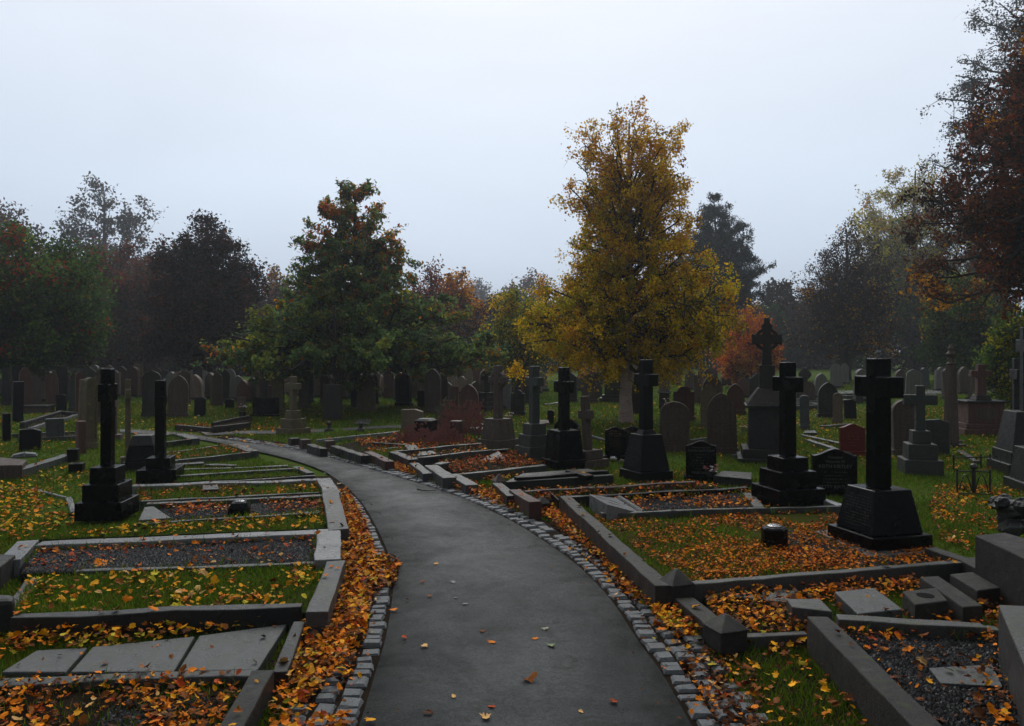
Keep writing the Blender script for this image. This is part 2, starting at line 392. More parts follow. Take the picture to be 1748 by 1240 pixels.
def make_tree(name, label, cat, base, H, prof, trunk_r=.15, first=.15, n_prim=40, n_sec=8, n_ter=3, elev=(10, 55), droop=0.0,
              n_leaf=20000, leaf=.09, low=((DG, 1),), high=None, seed=1, spread=.12, bark='bark', hang=0.0, aspect=.62, cx=0.0,
              sec_len=.32, bare=.0, group=None, lift=0.0, split=0, up=.5, coherent=.7, trunk_wob=.02, top=.97, cuts=(), tiers=0, flat=1.0):
    rng = np.random.default_rng(seed)
    root = thing(name, label, cat, base, 0, group)
    pt = np.array([p[0] for p in prof]); pr = np.array([p[1] for p in prof])
    # trunk
    K = 12; s = np.linspace(0, top, K)
    wob = np.cumsum(rng.normal(0, trunk_wob * H / K * 2, (K, 2)), 0); wob[0] = 0
    lean = np.array([cx, 0.0])
    tp = np.concatenate([wob + lean * (s[:, None] ** 1.2), (s * H)[:, None]], 1)
    tr = trunk_r * (1 - s) ** .85 + .012; tr[0] *= 1.18
    v, f = tubes(tp[None], tr[None], 12); np_mesh('trunk', v, f, M[bark], root, smooth=True)
    paths_v, paths_f, nv = [], [], 0
    def put(p, r, sides):
        nonlocal nv
        v, f = tubes(p, r, sides); paths_v.append(v); paths_f.append(f + nv); nv += len(v)
    trunk_at = lambda z: np.stack([np.interp(z, tp[:, 2], tp[:, i]) for i in range(3)], -1)
    trad = lambda z: np.interp(z, tp[:, 2], tr)
    # primary limbs
    tt = np.linspace(first, .995, 200); wt = np.interp(tt, pt, pr) ** 1.25 + .10 * max(pr); cw = np.cumsum(wt); cw = (cw - cw[0]) / (cw[-1] - cw[0])
    t = np.interp((np.arange(n_prim) + .5) / n_prim, cw, tt) + rng.normal(0, .008, n_prim); t = np.clip(t, first * .9, .99)
    if tiers:
        q = (t - first) / (1 - first) * tiers; t = first + (1 - first) * (np.floor(q) + .5 + (q - np.floor(q) - .5) * .42) / tiers
    az = np.arange(n_prim) * 2.39996 + rng.normal(0, .35, n_prim)
    R = np.interp(t, pt, pr) * rng.uniform(.72, 1.06, n_prim)
    for a0, a1, c0, c1, k in cuts:                      # bites out of the crown: azimuth range, height range, factor
        aa = np.mod(az, 2 * np.pi); R = np.where((aa > a0) & (aa < a1) & (t > c0) & (t < c1), R * k, R)
    slen = sec_len * (.35 + .65 * R / max(pr))
    Rp = np.maximum(R - slen * max(pr) * .45, R * .4)
    e = np.radians(elev[0] + (elev[1] - elev[0]) * (t - first) / (1 - first))
    z1 = t * H; z0 = np.clip(z1 - Rp * np.tan(e), first * H * .75 + .02, H * .95)
    K1 = 7; u = np.linspace(0, 1, K1)
    st = trunk_at(z0)
    dirs = np.stack([np.cos(az), np.sin(az)], -1)
    en = np.concatenate([trunk_at(z1)[:, :2] + dirs * Rp[:, None], z1[:, None]], 1)
    pp = st[:, None] + (en - st)[:, None] * u[None, :, None]
    pp[:, :, 2] += (lift * np.sin(u * np.pi) - droop * u ** 2)[None] * Rp[:, None]
    pp[:, 1:-1] += rng.normal(0, .05, (n_prim, K1 - 2, 3)) * Rp[:, None, None]
    r0 = np.minimum(trad(z0) * .55, .01 + .022 * Rp)
    rr = r0[:, None] * (1 - u * .8)[None] + .003
    put(pp, rr, 5)
    # secondaries
    def branch(par, prad, n, l, rnd, grav, K2, s_lo):
        B, KP, _ = par.shape
        q = rng.uniform(s_lo, 1.0, (B, n)) * (KP - 1.001); i = q.astype(int); f = (q - i)[..., None]
        ar = np.arange(B)[:, None]
        p0 = par[ar, i] * (1 - f) + par[ar, i + 1] * f
        tg = par[ar, i + 1] - par[ar, i]; tg /= np.linalg.norm(tg, axis=2, keepdims=True) + 1e-9
        d = tg + rng.normal(0, rnd, (B, n, 3)); d[..., 2] = d[..., 2] * flat + .12 * flat; d /= np.linalg.norm(d, axis=2, keepdims=True)
        ll = (l[:, None] * rng.uniform(.45, 1.15, (B, n)))[..., None, None]
        u2 = np.linspace(0, 1, K2)[None, None, :, None]
        pts = p0[:, :, None] + d[:, :, None] * u2 * ll
        pts[..., 2] -= (grav * u2 ** 2 * ll)[..., 0]
        pts[:, :, 1:] += rng.normal(0, .05, pts[:, :, 1:].shape) * ll
        rad = np.clip(prad[ar, i] * .55, .003, .03)[..., None] * (1 - .75 * np.linspace(0, 1, K2))
        return pts.reshape(B * n, K2, 3), rad.reshape(B * n, K2)
    sp, srad = branch(pp, rr, n_sec, slen * max(pr), .75, droop + hang * .4, 5, .22)
    put(sp, srad, 4)
    tl = np.repeat(slen, n_sec) * max(pr) * .5
    tw, trd = branch(sp, srad, n_ter, tl, .8, droop + hang, 4, .25)
    put(tw, np.maximum(trd * .7, .0022), 3)
    np_mesh('limbs', np.concatenate(paths_v), np.concatenate(paths_f), M['bark'], root, smooth=True)
    # leaves
    if n_leaf:
        nt_ = len(tw)
        keep = rng.random(nt_) >= bare
        w = keep * rng.uniform(.08, 1, nt_) ** 2.4 * np.repeat(.3 * max(pr) + R, n_sec * n_ter)
        k = rng.choice(nt_, n_leaf, p=w / w.sum())
        q = rng.uniform(.2, 1, n_leaf) * 2.999; i = np.minimum(q.astype(int), 2); f = (q - i)[:, None]
        pos = tw[k, i] * (1 - f) + tw[k, i + 1] * f + rng.normal(0, spread, (n_leaf, 3))
        if hang > 0: pos[:, 2] -= np.abs(rng.normal(0, hang * .35, n_leaf))
        sz = leaf * rng.uniform(.6, 1.3, n_leaf)
        V, Fq = leaf_quads(pos, sz, rng, up, aspect, hang * 1.2)
        # each spray has its own turn of colour
        hi = high or low
        zz = np.clip(pos[:, 2] / H, 0, 1)
        spray = k // n_ter // max(1, n_sec // 2)
        pr_hi = np.clip((zz - .35) / .5, 0, 1) + rng.normal(0, .2, spray.max() + 1)[spray]
        c_sp = np.where((rng.random(n_leaf) < pr_hi)[:, None], pick(rng, hi, spray.max() + 1)[spray], pick(rng, low, spray.max() + 1)[spray])
        c_rn = np.where((rng.random(n_leaf) < pr_hi)[:, None], pick(rng, hi, n_leaf), pick(rng, low, n_leaf))
        c = np.where((rng.random(n_leaf) < coherent)[:, None], c_sp, c_rn) * rng.uniform(.65, 1.35, (n_leaf, 1))
        np_mesh('crown', V, Fq, M['treeleaf'], root, tint=np.repeat(c, 4, 0))
    return root

def px_tree(name, label, cat, px, D, rows, ytop, basey=None, **kw):
    """rows: (y in the photograph, half width in its pixels) down the crown"""
    z0 = 0.0
    H = zof(ytop, D)
    prof = sorted([(max(0, zof(y, D)) / H, w / F * D) for y, w in rows])
    return make_tree(name, label, cat, at(px, D, z0), H, prof, **kw)

px_tree('birch_tree', 'golden yellow birch with a pale pinkish banded trunk standing on the lawn', 'tree', 1069, 18.0,
    [(176, 60), (195, 76), (215, 92), (250, 108), (300, 118), (350, 122), (400, 132), (440, 168), (480, 192), (530, 200), (565, 192), (588, 160), (600, 110)], 196,
    trunk_r=.135, first=.245, n_prim=135, n_sec=9, n_ter=4, elev=(14, 62), droop=.10, n_leaf=115000, leaf=.062, hang=.24, cx=.10,
    low=((GOLD, 4), (YG, 5), (AMB, 1), ((.22, .17, .012), 1)), high=((AMB, 3), (GOLD, 5), ((.34, .20, .012), 2), ((.20, .12, .012), 1.2)), seed=5, spread=.06, bark='birch', up=.1, aspect=.72, sec_len=.30, coherent=.75,
    cuts=((2.3, 4.1, .50, .70, .70), (5.6, 6.3, .55, .75, .85)))
px_tree('oak_tree', 'conical dark green oak with reddening top and spreading low boughs', 'tree', 612, 22.5,
    [(305, 12), (330, 34), (350, 58), (385, 78), (420, 96), (450, 110), (490, 118), (515, 150), (545, 185), (570, 225), (592, 255), (612, 250), (622, 200)], 310,
    trunk_r=.17, first=.195, n_prim=140, n_sec=9, n_ter=3, elev=(2, 46), droop=.0, n_leaf=90000, leaf=.12, tiers=10, flat=.35,
    low=(((.07, .125, .05), 4), ((.13, .21, .06), 6), ((.20, .24, .04), 2.4), (YG, 1.0)), high=(((.13, .20, .06), 3), (AMB, 1.8), (ORG, 1.8), (RED, 1.0), ((.07, .12, .05), 2), ((.20, .18, .03), 1.5)), seed=8, spread=.06, sec_len=.24, up=2.2)
px_tree('copper_beech', 'dark purple copper beech with upswept twigs between the oak and the sparse tall tree', 'tree', 352, 33,
    [(368, 12), (385, 42), (415, 75), (450, 92), (490, 100), (540, 108), (580, 112), (605, 100)], 366,
    trunk_r=.26, first=.22, n_prim=110, n_sec=9, n_ter=3, elev=(10, 60), n_leaf=52000, leaf=.13, low=((PUR, 5), (DBR, 4), (RBR, 1)), high=((PUR, 4), (DBR, 4), (RBR, .6)), seed=12, spread=.13, sec_len=.28)
px_tree('maple_tree', 'dark green maple with reddish upper boughs filling the far left edge', 'tree', 38, 26,
    [(385, 20), (400, 70), (430, 120), (470, 150), (520, 160), (570, 158), (600, 140), (618, 100)], 380,
    trunk_r=.22, first=.22, n_prim=110, n_sec=9, n_ter=3, elev=(8, 58), n_leaf=56000, leaf=.13, low=((DG, 6), (G, 3), ((.05, .06, .02), 1)), high=((G, 3), (RED, 1.1), (YG, .15), (DG, 5), (AMB, .15)), seed=21, spread=.16, sec_len=.26)
px_tree('ash_tree', 'thinly leaved tall grey tree rising behind the reddish tree on the left', 'tree', 178, 84,
    [(306, 14), (330, 45), (365, 85), (400, 96), (440, 92), (480, 80), (540, 60)], 304,
    trunk_r=.42, first=.3, n_prim=42, n_sec=8, n_ter=3, elev=(45, 72), n_leaf=15000, leaf=.36, low=((GRY, 3), (BRN, 2)), seed=33, spread=.28, sec_len=.38, coherent=.4)
px_tree('hornbeam_tree', 'dull reddish brown tree below the sparse tall grey tree', 'tree', 205, 45,
    [(425, 20), (445, 70), (480, 98), (530, 110), (590, 110), (625, 90)], 420,
    trunk_r=.25, first=.14, n_prim=80, n_sec=8, n_ter=3, elev=(15, 62), n_leaf=36000, leaf=.2, low=((RBR, 2), (DBR, 4), (BRN, 3)), high=((RBR, 5), (RED, .6), (BRN, 2)), seed=35, spread=.2, sec_len=.28)
px_tree('lime_tree', 'hazy brown rounded tree showing above the maple at the far left', 'tree', -25, 70,
    [(335, 30), (365, 75), (410, 100), (480, 110), (560, 100)], 330,
    trunk_r=.4, first=.2, n_prim=60, n_sec=8, n_ter=3, elev=(20, 60), n_leaf=22000, leaf=.32, low=((BRN, 3), (RBR, 2), (GRY, 1)), seed=37, spread=.3, sec_len=.3)
px_tree('rowan_tree', 'small pinkish brown tree peeping between the copper beech and the oak', 'tree', 478, 60,
    [(468, 20), (490, 42), (530, 55), (590, 60), (630, 50)], 464, trunk_r=.2, first=.12, n_prim=50, n_sec=7, n_ter=3, elev=(15, 60), n_leaf=16000, leaf=.24,
    low=((DG, 2), (G, 2), (BRN, 2)), high=((AMB, 1), (BRN, 3), (RED, 1), (YG, .6)), seed=39, spread=.22)
px_tree('cherry_tree', 'reddish brown twiggy tree just right of the conical oak', 'tree', 738, 42,
    [(462, 25), (490, 55), (530, 70), (590, 72), (628, 55)], 452, trunk_r=.2, first=.12, n_prim=64, n_sec=8, n_ter=3, elev=(25, 68), n_leaf=15000, leaf=.17,
    low=((RBR, 3), (DBR, 3), (BRN, 2)), high=((RED, 1.5), (RBR, 3), (ORG, .8)), seed=41, spread=.2, bare=.2)
px_tree('field_maple', 'golden orange round topped tree beside the reddish twiggy one', 'tree', 783, 44,
    [(470, 14), (490, 36), (520, 44), (560, 46), (600, 46), (630, 36)], 464, trunk_r=.18, first=.12, n_prim=56, n_sec=8, n_ter=3, elev=(20, 62), n_leaf=17000, leaf=.18,
    low=((DBR, 3), (RBR, 2), (BRN, 2)), high=((GOLD, 2.4), (AMB, 3), (ORG, 1.2), (RBR, .5)), seed=43, spread=.18)
px_tree('hazel_tree', 'small yellow green tree growing just left of the birch', 'tree', 884, 29,
    [(498, 20), (515, 45), (545, 52), (580, 58), (610, 62), (626, 40)], 492, trunk_r=.10, first=.16, n_prim=60, n_sec=8, n_ter=3, elev=(10, 55), n_leaf=17000, leaf=.11,
    low=((DG, 3), (G, 2), (YG, 2.2), (GOLD, 1.4)), high=((YG, 4), (GOLD, 1.2), (G, 2)), seed=45, spread=.12, up=1.0)
px_tree('poplar_tree', 'faint misty grey tree far beyond the golden orange one', 'tree', 822, 150,
    [(480, 12), (500, 26), (540, 34), (590, 36)], 474, trunk_r=.4, first=.15, n_prim=36, n_sec=7, n_ter=3, elev=(40, 70), n_leaf=9000, leaf=.5, low=((GRY, 2), (BRN, 2)), seed=47, spread=.5)
px_tree('elm_tree', 'faint misty reddish tree far beyond the small yellow green one', 'tree', 892, 120,
    [(478, 20), (492, 50), (530, 66), (590, 70)], 472, trunk_r=.4, first=.12, n_prim=46, n_sec=7, n_ter=3, elev=(20, 60), n_leaf=14000, leaf=.5, low=((RBR, 2), (BRN, 3)), high=((RBR, 3), (GRY, 2)), seed=49, spread=.5)
px_tree('pine_tree', 'tall dark pine with upswept boughs standing behind the birch', 'tree', 1222, 56,
    [(330, 5), (350, 22), (380, 44), (420, 62), (460, 80), (490, 90), (515, 74), (540, 40)], 328,
    trunk_r=.24, first=.30, n_prim=130, n_sec=9, n_ter=3, elev=(8, 50), droop=-.14, tiers=11, flat=.5, n_leaf=64000, leaf=.30, aspect=.2, hang=-.35, low=(((.018, .026, .024), 3), ((.026, .034, .028), 2)), seed=51, spread=.11, sec_len=.2, coherent=.3)
px_tree('yew_tree', 'dark low tree below the pine and behind the orange one', 'tree', 1262, 64,
    [(505, 14), (525, 30), (555, 42), (600, 46), (635, 40)], 500, trunk_r=.2, first=.1, n_prim=44, n_sec=7, n_ter=3, elev=(15, 55), n_leaf=14000, leaf=.26, low=((DBR, 3), (PUR, 2)), high=((RBR, 2), (DBR, 2)), seed=53, spread=.25)
px_tree('japanese_maple', 'small bright orange tree behind the ringed stone cross', 'tree', 1276, 35,
    [(538, 18), (556, 38), (585, 54), (610, 64), (632, 52)], 534, trunk_r=.09, first=.2, n_prim=50, n_sec=8, n_ter=3, elev=(30, 68), n_leaf=17000, leaf=.12,
    low=((ORG, 3), (RED, 1.5), (AMB, 2), (BRN, 1)), high=((ORG, 4), (AMB, 1.4), (RED, 1)), seed=55, spread=.12)
px_tree('beech_tree', 'hazy pale red tree far away between the pine and the right hand trees', 'tree', 1330, 95,
    [(512, 12), (530, 34), (570, 46), (610, 46)], 508, trunk_r=.3, first=.12, n_prim=44, n_sec=7, n_ter=3, elev=(20, 60), n_leaf=13000, leaf=.36, low=((RBR, 3), (BRN, 2)), high=((ORG, 1), (RBR, 3)), seed=57, spread=.4)
px_tree('hawthorn_tree', 'dark twiggy tree with bare outer branches and a few orange leaves low down', 'tree', 1443, 42,
    [(395, 18), (420, 48), (450, 80), (490, 98), (530, 100), (580, 92), (622, 60)], 384,
    trunk_r=.27, first=.2, n_prim=90, n_sec=10, n_ter=4, elev=(14, 58), n_leaf=24000, leaf=.13, low=((AMB, .8), (DBR, 4), (BRN, 2.4), (YG, .4)), high=((DBR, 4), (BRN, 3)), seed=59, spread=.16, bare=.45, sec_len=.34)
px_tree('sycamore_tree', 'tall spreading tree with thin olive yellow leaves and visible limbs', 'tree', 1562, 62,
    [(285, 30), (305, 68), (345, 100), (390, 128), (440, 140), (500, 138), (560, 120), (610, 90)], 281,
    trunk_r=.42, first=.2, n_prim=80, n_sec=10, n_ter=4, elev=(28, 66), n_leaf=56000, leaf=.21, low=((DG, 3), (G, 4), (YG, 1.6), (DBR, .6)), high=(((.34, .29, .07), 5), ((.44, .37, .03), 2.4), (AMB, .8), (BRN, .6)), seed=61, spread=.2, bare=.05, sec_len=.34)
px_tree('holly_tree', 'dark green bushy tree under the copper boughs on the right', 'tree', 1640, 36,
    [(470, 30), (500, 62), (550, 72), (600, 76), (632, 64)], 462, trunk_r=.16, first=.12, n_prim=64, n_sec=8, n_ter=3, elev=(8, 58), n_leaf=24000, leaf=.14, low=((DG, 4), (G, 2), (DBR, 1)), high=((DG, 3), (G, 2), (YG, .7), (AMB, .8)), seed=63, spread=.15)
px_tree('larch_tree', 'tall grey green feathery tree behind the copper boughs at the top right', 'tree', 1800, 42,
    [(-260, 40), (-150, 80), (-40, 120), (40, 156), (100, 180), (160, 195), (220, 200), (300, 200), (400, 200), (520, 160)], -280,
    trunk_r=.5, first=.2, n_prim=140, n_sec=9, n_ter=4, elev=(5, 50), droop=.12, n_leaf=60000, leaf=.15, low=((GRY, 3), ((.045, .055, .04), 3)), seed=65, spread=.16, bare=.15, hang=.2, sec_len=.26, coherent=.3)
px_tree('copper_beech', 'large near copper beech with rust red leaves reaching in from the right edge', 'tree', 1872, 17.0,
    [(-120, 108), (20, 153), (90, 180), (150, 198), (200, 225), (250, 279), (290, 297), (340, 297), (400, 286), (440, 286), (470, 306), (500, 297), (530, 234), (556, 153)], -140,
    trunk_r=.30, first=.29, n_prim=140, n_sec=10, n_ter=4, elev=(6, 45), droop=.04, n_leaf=110000, leaf=.095, low=((RBR, 5), ((.14, .042, .016), 3), (AMB, .5), (DBR, 4)), high=((RBR, 4), (RED, .8), (DBR, 4), (AMB, .4)), seed=67, spread=.09, sec_len=.26, up=1.0)
px_tree('laurel_bush', 'yellow green leafy bush at the right edge behind the tall stone crosses', 'bush', 1728, 21,
    [(535, 14), (555, 38), (590, 52), (630, 56), (680, 48)], 528, trunk_r=.05, first=.12, n_prim=46, n_sec=7, n_ter=3, elev=(15, 60), n_leaf=9000, leaf=.11, low=((G, 3), (YG, 1.6), (DG, 2)), seed=69, spread=.1, up=1.0)
px_tree('elder_sapling', 'bare twiggy sapling standing in front of the conical oak', 'sapling', 571, 19.6,
    [(520, 8), (560, 26), (600, 42), (640, 40), (660, 24)], 515, trunk_r=.03, first=.16, n_prim=26, n_sec=5, n_ter=3, elev=(35, 70), n_leaf=260, leaf=.06, low=((BRN, 1), (RBR, 1)), seed=71, spread=.05, bare=.6)
# dark undergrowth closing the far side of the churchyard, plants one could count only close up
def far_wood():
    rng = np.random.default_rng(77)
    V, Fq, T, n0 = [], [], [], 0
    pos, siz, col = [], [], []
    for x in np.arange(-100, 104, 1.4):
        y = 60 + 9 * math.sin(x * .09) + rng.uniform(-4, 4) + abs(x) * .12
        h = rng.uniform(3.6, 7.2) * (1.15 if x > 12 or x < -18 else .8); r = rng.uniform(1.8, 3.0)
        k = 2600 if abs(x) < 66 else 1400
        ph = rng.uniform(0, 2 * np.pi, k); zz = rng.random(k) ** .8
        rr = r * np.sqrt(np.clip(1 - (zz * 1.02 - .35) ** 2 / .5, .03, 1)) * rng.uniform(.55, 1.08, k)
        pos.append(np.stack([x + rr * np.cos(ph), y + rr * np.sin(ph), zz * h], 1) + rng.normal(0, .22, (k, 3)))
        siz.append(rng.uniform(.22, .5, k)); base = pick(rng, ((DBR, 4), (PUR, 2), (DG, 3), (RBR, 1.2), (BRN, 1.4)), 1)
        col.append(base * rng.uniform(.6, 1.4, (k, 1)))
    pos = np.concatenate(pos); pos[:, 2] = np.maximum(pos[:, 2], .05)
    V, Fq = leaf_quads(pos, np.concatenate(siz), rng)
    o = np_mesh('far_woodland', V, Fq, M['treeleaf'], None, tint=np.repeat(np.concatenate(col), 4, 0))
    tag(o, 'dark tangled woodland edge closing the view behind all the graves', 'woodland', None, 'stuff')
far_wood()
# ------------------------------------------------------------------ ground, path, setts
def smooth_line(pts, step=.12):
    """Catmull-Rom through 2D points, resampled"""
    p = [np.array(q[:2], float) for q in pts]; p = [2 * p[0] - p[1]] + p + [2 * p[-1] - p[-2]]
    out = []
    for i in range(1, len(p) - 2):
        for t in np.linspace(0, 1, 14, endpoint=False):
            out.append(.5 * ((2 * p[i]) + (-p[i - 1] + p[i + 1]) * t + (2 * p[i - 1] - 5 * p[i] + 4 * p[i + 1] - p[i + 2]) * t ** 2 + (-p[i - 1] + 3 * p[i] - 3 * p[i + 1] + p[i + 2]) * t ** 3))
    out.append(p[-2]); out = np.array(out)
    s = np.concatenate([[0], np.cumsum(np.linalg.norm(np.diff(out, axis=0), axis=1))])
    n = max(2, int(s[-1] / step)); q = np.linspace(0, s[-1], n)
    return np.stack([np.interp(q, s, out[:, 0]), np.interp(q, s, out[:, 1])], -1)

def W2(*px): return [P(a, b, .012)[:2] for a, b in px]
LEFT = smooth_line(W2((570, 1330), (612, 1240), (640, 1150), (660, 1080), (671, 1000), (664, 950), (645, 905), (619, 860), (590, 830), (556, 806), (515, 790), (468, 777), (430, 769), (396, 761), (352, 752), (313, 747), (262, 742), (205, 738)))
RIGHT = smooth_line(W2((1235, 1330), (1182, 1240), (1131, 1150), (1087, 1090), (1040, 1020), (986, 965), (931, 925), (880, 893), (830, 868), (778, 846), (718, 826), (650, 806), (598, 791), (548, 777), (497, 766), (447, 759), (405, 753), (372, 748.5), (345, 744), (300, 738), (250, 734.5), (205, 732.5)))
def resample(line, n):
    s = np.concatenate([[0], np.cumsum(np.linalg.norm(np.diff(line, axis=0), axis=1))]); q = np.linspace(0, s[-1], n)
    return np.stack([np.interp(q, s, line[:, 0]), np.interp(q, s, line[:, 1])], -1)

def strip(name, A, B, z, mat, nw=24, crown=.012, kind='structure'):
    n = len(A); u = np.linspace(0, 1, nw + 1)
    V = np.zeros((n, nw + 1, 3)); V[..., :2] = A[:, None] * (1 - u)[None, :, None] + B[:, None] * u[None, :, None]
    V[..., 2] = z + crown * np.sin(u * np.pi)[None]
    i = np.arange(n * (nw + 1)).reshape(n, nw + 1)
    Fq = np.stack([i[:-1, :-1], i[:-1, 1:], i[1:, 1:], i[1:, :-1]], -1).reshape(-1, 4)
    e = np.minimum(u, 1 - u)[None].repeat(n, 0) * np.linalg.norm(B - A, axis=1)[:, None] * 1.15
    o = np_mesh(name, V.reshape(-1, 3), Fq, mat, None, tint=np.clip(e, 0, 1).reshape(-1, 1).repeat(3, 1), smooth=True); o['kind'] = kind; return o
NP_ = 220
PL, PR = resample(LEFT, NP_), resample(RIGHT, NP_)
strip('path', PL, PR, .010, M['asphalt'])
CA = smooth_line([P(352, 744)[:2], P(400, 742.5)[:2], P(480, 741.5)[:2], P(560, 738)[:2], P(640, 733)[:2], P(700, 731)[:2]])
CB = smooth_line([P(340, 737)[:2], P(400, 736)[:2], P(480, 735)[:2], P(560, 732.5)[:2], P(640, 728)[:2], P(700, 726)[:2]])
strip('path', resample(CA, 60), resample(CB, 60), .006, M['asphalt'], 6, .006)

FA = smooth_line([at(1290, 31)[:2], at(1400, 29.5)[:2], at(1520, 29)[:2], at(1640, 29.5)[:2], at(1800, 31)[:2]]); FB = FA + np.array([0.2, 2.6])
strip('path', resample(FB, 40), resample(FA, 40), .03, M['asphalt'], 6, .006)
# grass sheet, large enough to reach the horizon
def ground():
    xs = np.concatenate([-np.geomspace(14, 700, 16)[::-1], np.linspace(-13, 13, 105), np.geomspace(14, 700, 16)])
    ys = np.concatenate([np.linspace(-14, 1.4, 8), np.linspace(1.6, 30, 116), np.geomspace(31, 900, 22)])
    X, Y = np.meshgrid(xs, ys); Z = .02 * np.sin(X * 1.3 + 1) * np.sin(Y * .9) + .012 * np.sin(X * 3.1) * np.cos(Y * 2.7)
    pts = np.stack([X.ravel(), Y.ravel()], -1)
    mid = (PL + PR) / 2; d = np.min(np.linalg.norm(pts[:, None] - mid[None, ::3], axis=2), axis=1).reshape(X.shape)
    Z = Z * np.clip((d - 1.3) / 1.5, 0, 1) - .012 * np.clip(1.6 - d, 0, 1) - .004
    V = np.stack([X, Y, Z], -1).reshape(-1, 3); nx = len(xs)
    i = np.arange(len(V)).reshape(len(ys), nx)
    Fq = np.stack([i[:-1, :-1], i[:-1, 1:], i[1:, 1:], i[1:, :-1]], -1).reshape(-1, 4)
    np_mesh('ground', V, Fq, M['lawn'], None, smooth=True)['kind'] = 'structure'
ground()

def setts(line, side, rows_fn, seed):
    """rows of granite setts laid along the edge of the asphalt, side = +1 to the right of travel"""
    rng = random.Random(seed); mb = MB()
    d = np.gradient(line, axis=0); d /= np.linalg.norm(d, axis=1, keepdims=True)
    nrm = np.stack([d[:, 1], -d[:, 0]], -1) * side
    s = np.concatenate([[0], np.cumsum(np.linalg.norm(np.diff(line, axis=0), axis=1))])
    wid = .118
    for row in range(3):
        t = rng.uniform(0, .05)
        while t < s[-1] - .15:
            l = rng.uniform(.072, .122)
            m = t + l / 2
            c = np.array([np.interp(m, s, line[:, i]) for i in (0, 1)]); tn = np.array([np.interp(m, s, d[:, i]) for i in (0, 1)]); nn = np.array([np.interp(m, s, nrm[:, i]) for i in (0, 1)])
            if row < rows_fn(c) and rng.random() > (.0, .02, .22)[row]:
                w = wid * rng.uniform(.76, .98); off = .012 + wid * (row + .5) + rng.uniform(-.010, .010)
                a = rng.uniform(-.14, .14); tn2 = tn * math.cos(a) + nn * math.sin(a); nn2 = nn * math.cos(a) - tn * math.sin(a)
                o = c + nn * off; z = .016 + rng.uniform(-.010, .010); hl = l / 2 - .007
                def rg(k, zz): return [(*(o + tn2 * sx * hl * k * rng.uniform(.86, 1.05) + nn2 * sy * w / 2 * k * rng.uniform(.86, 1.04)), zz + rng.uniform(-.003, .003)) for sx, sy in ((-1, -1), (1, -1), (1, 1), (-1, 1))]
                r0, r1, r2 = rg(1, -.03), rg(.99, z - .012), rg(.80, z + .004)
                if side > 0: r0, r1, r2 = r0[::-1], r1[::-1], r2[::-1]
                mb.add(r0 + r1 + r2, [(i, (i + 1) % 4, 4 + (i + 1) % 4, 4 + i) for i in range(4)] + [(4 + i, 4 + (i + 1) % 4, 8 + (i + 1) % 4, 8 + i) for i in range(4)] + [(8, 9, 10, 11)])
            t += l + rng.uniform(.004, .010)
    o = mb.build('sett_edging', M['sett'], None, smooth=False); o['kind'] = 'structure'
    return o
setts(RIGHT[:int(len(RIGHT) * .80)], 1, lambda c: 3 if c[1] < 5.2 else 2, 3)
setts(LEFT[:int(len(LEFT) * .42)], -1, lambda c: 3 if c[1] < 4.0 else 2, 4)
# dark earth joint under the setts and the drifts of leaves
def verge(line, side, w0, w1, z):
    d = np.gradient(line, axis=0); d /= np.linalg.norm(d, axis=1, keepdims=True)
    n = np.stack([d[:, 1], -d[:, 0]], -1) * side
    A, B = line - n * .06, line + n * np.linspace(w0, w1, len(line))[:, None]
    if side < 0: A, B = B, A
    strip('verge', A, B, z, M['soil'], 3, 0)
verge(RIGHT[:int(len(RIGHT) * .83)], 1, .85, .45, .004)
verge(LEFT[:int(len(LEFT) * .5)], -1, .62, .35, .004)

# ------------------------------------------------------------------ kerbed graves
K = .64     # how far the kerbs stand out of the turf
KERBS = []
BEDS = []      # (polygon xy, height, kind) for whatever grows or lies on them
def kerb_mesh(parent, loc, a, b, w, h, mat, name='kerb', z0=-.06, bev=.008, lift=0.0):
    (x1, y1), (x2, y2) = a, b; h *= K
    p, q = P(x1, y1, h), P(x2, y2, h)
    d = (q - p); d.z = 0; d.normalize(); n = Vector((-d.y, d.x, 0)) * w / 2
    ring = [p - n - loc, q - n - loc, q + n - loc, p + n - loc]
    # hand cut stone: wavering arrises, a little sunk and out of true, in lengths with open joints between
    rr = random.Random(int(x1 * 7 + y1 * 3)); L_ = (q - p).length; ns = max(2, int(L_ / .16)); sink = rr.uniform(-.006, .004)
    vs, fs = [], []
    for i in range(ns + 1):
        c = p + (q - p) * (i / ns) - loc
        for sgn, z in ((-1, z0 - loc.z), (1, z0 - loc.z), (1, None), (-1, None)):
            o = c + n * sgn * (1 + rr.uniform(-.05, .05))
            vs.append((o.x + rr.uniform(-.003, .003), o.y + rr.uniform(-.003, .003), z if z is not None else h + lift - loc.z + rr.uniform(-.004, .004) + sink * math.sin(i * .9)))
    for i in range(ns):
        for j in range(4): fs.append((i * 4 + j, i * 4 + (j + 1) % 4, i * 4 + 4 + (j + 1) % 4, i * 4 + 4 + j))
    fs += [(3, 2, 1, 0), tuple(ns * 4 + j for j in range(4))]
    fs = [f[::-1] for f in fs]
    KERBS.append((p, q, w, h + lift))
    return MB().add(vs, fs).build(name, mat, parent, bev)

def bed_mesh(parent, loc, poly, z, mat):
    z *= K; xy = [P(x, y, z) for x, y in poly]
    BEDS.append((np.array([v[:2] for v in xy]), z, mat))
    a2 = sum(xy[i].x * xy[(i + 1) % len(xy)].y - xy[(i + 1) % len(xy)].x * xy[i].y for i in range(len(xy)))
    if a2 < 0: xy = xy[::-1]
    mb = MB().prism([(v.x - loc.x, v.y - loc.y, -.05 - loc.z) for v in xy], [(v.x - loc.x, v.y - loc.y, z - loc.z) for v in xy])
    return mb.build('grave_bed', M[mat], parent)

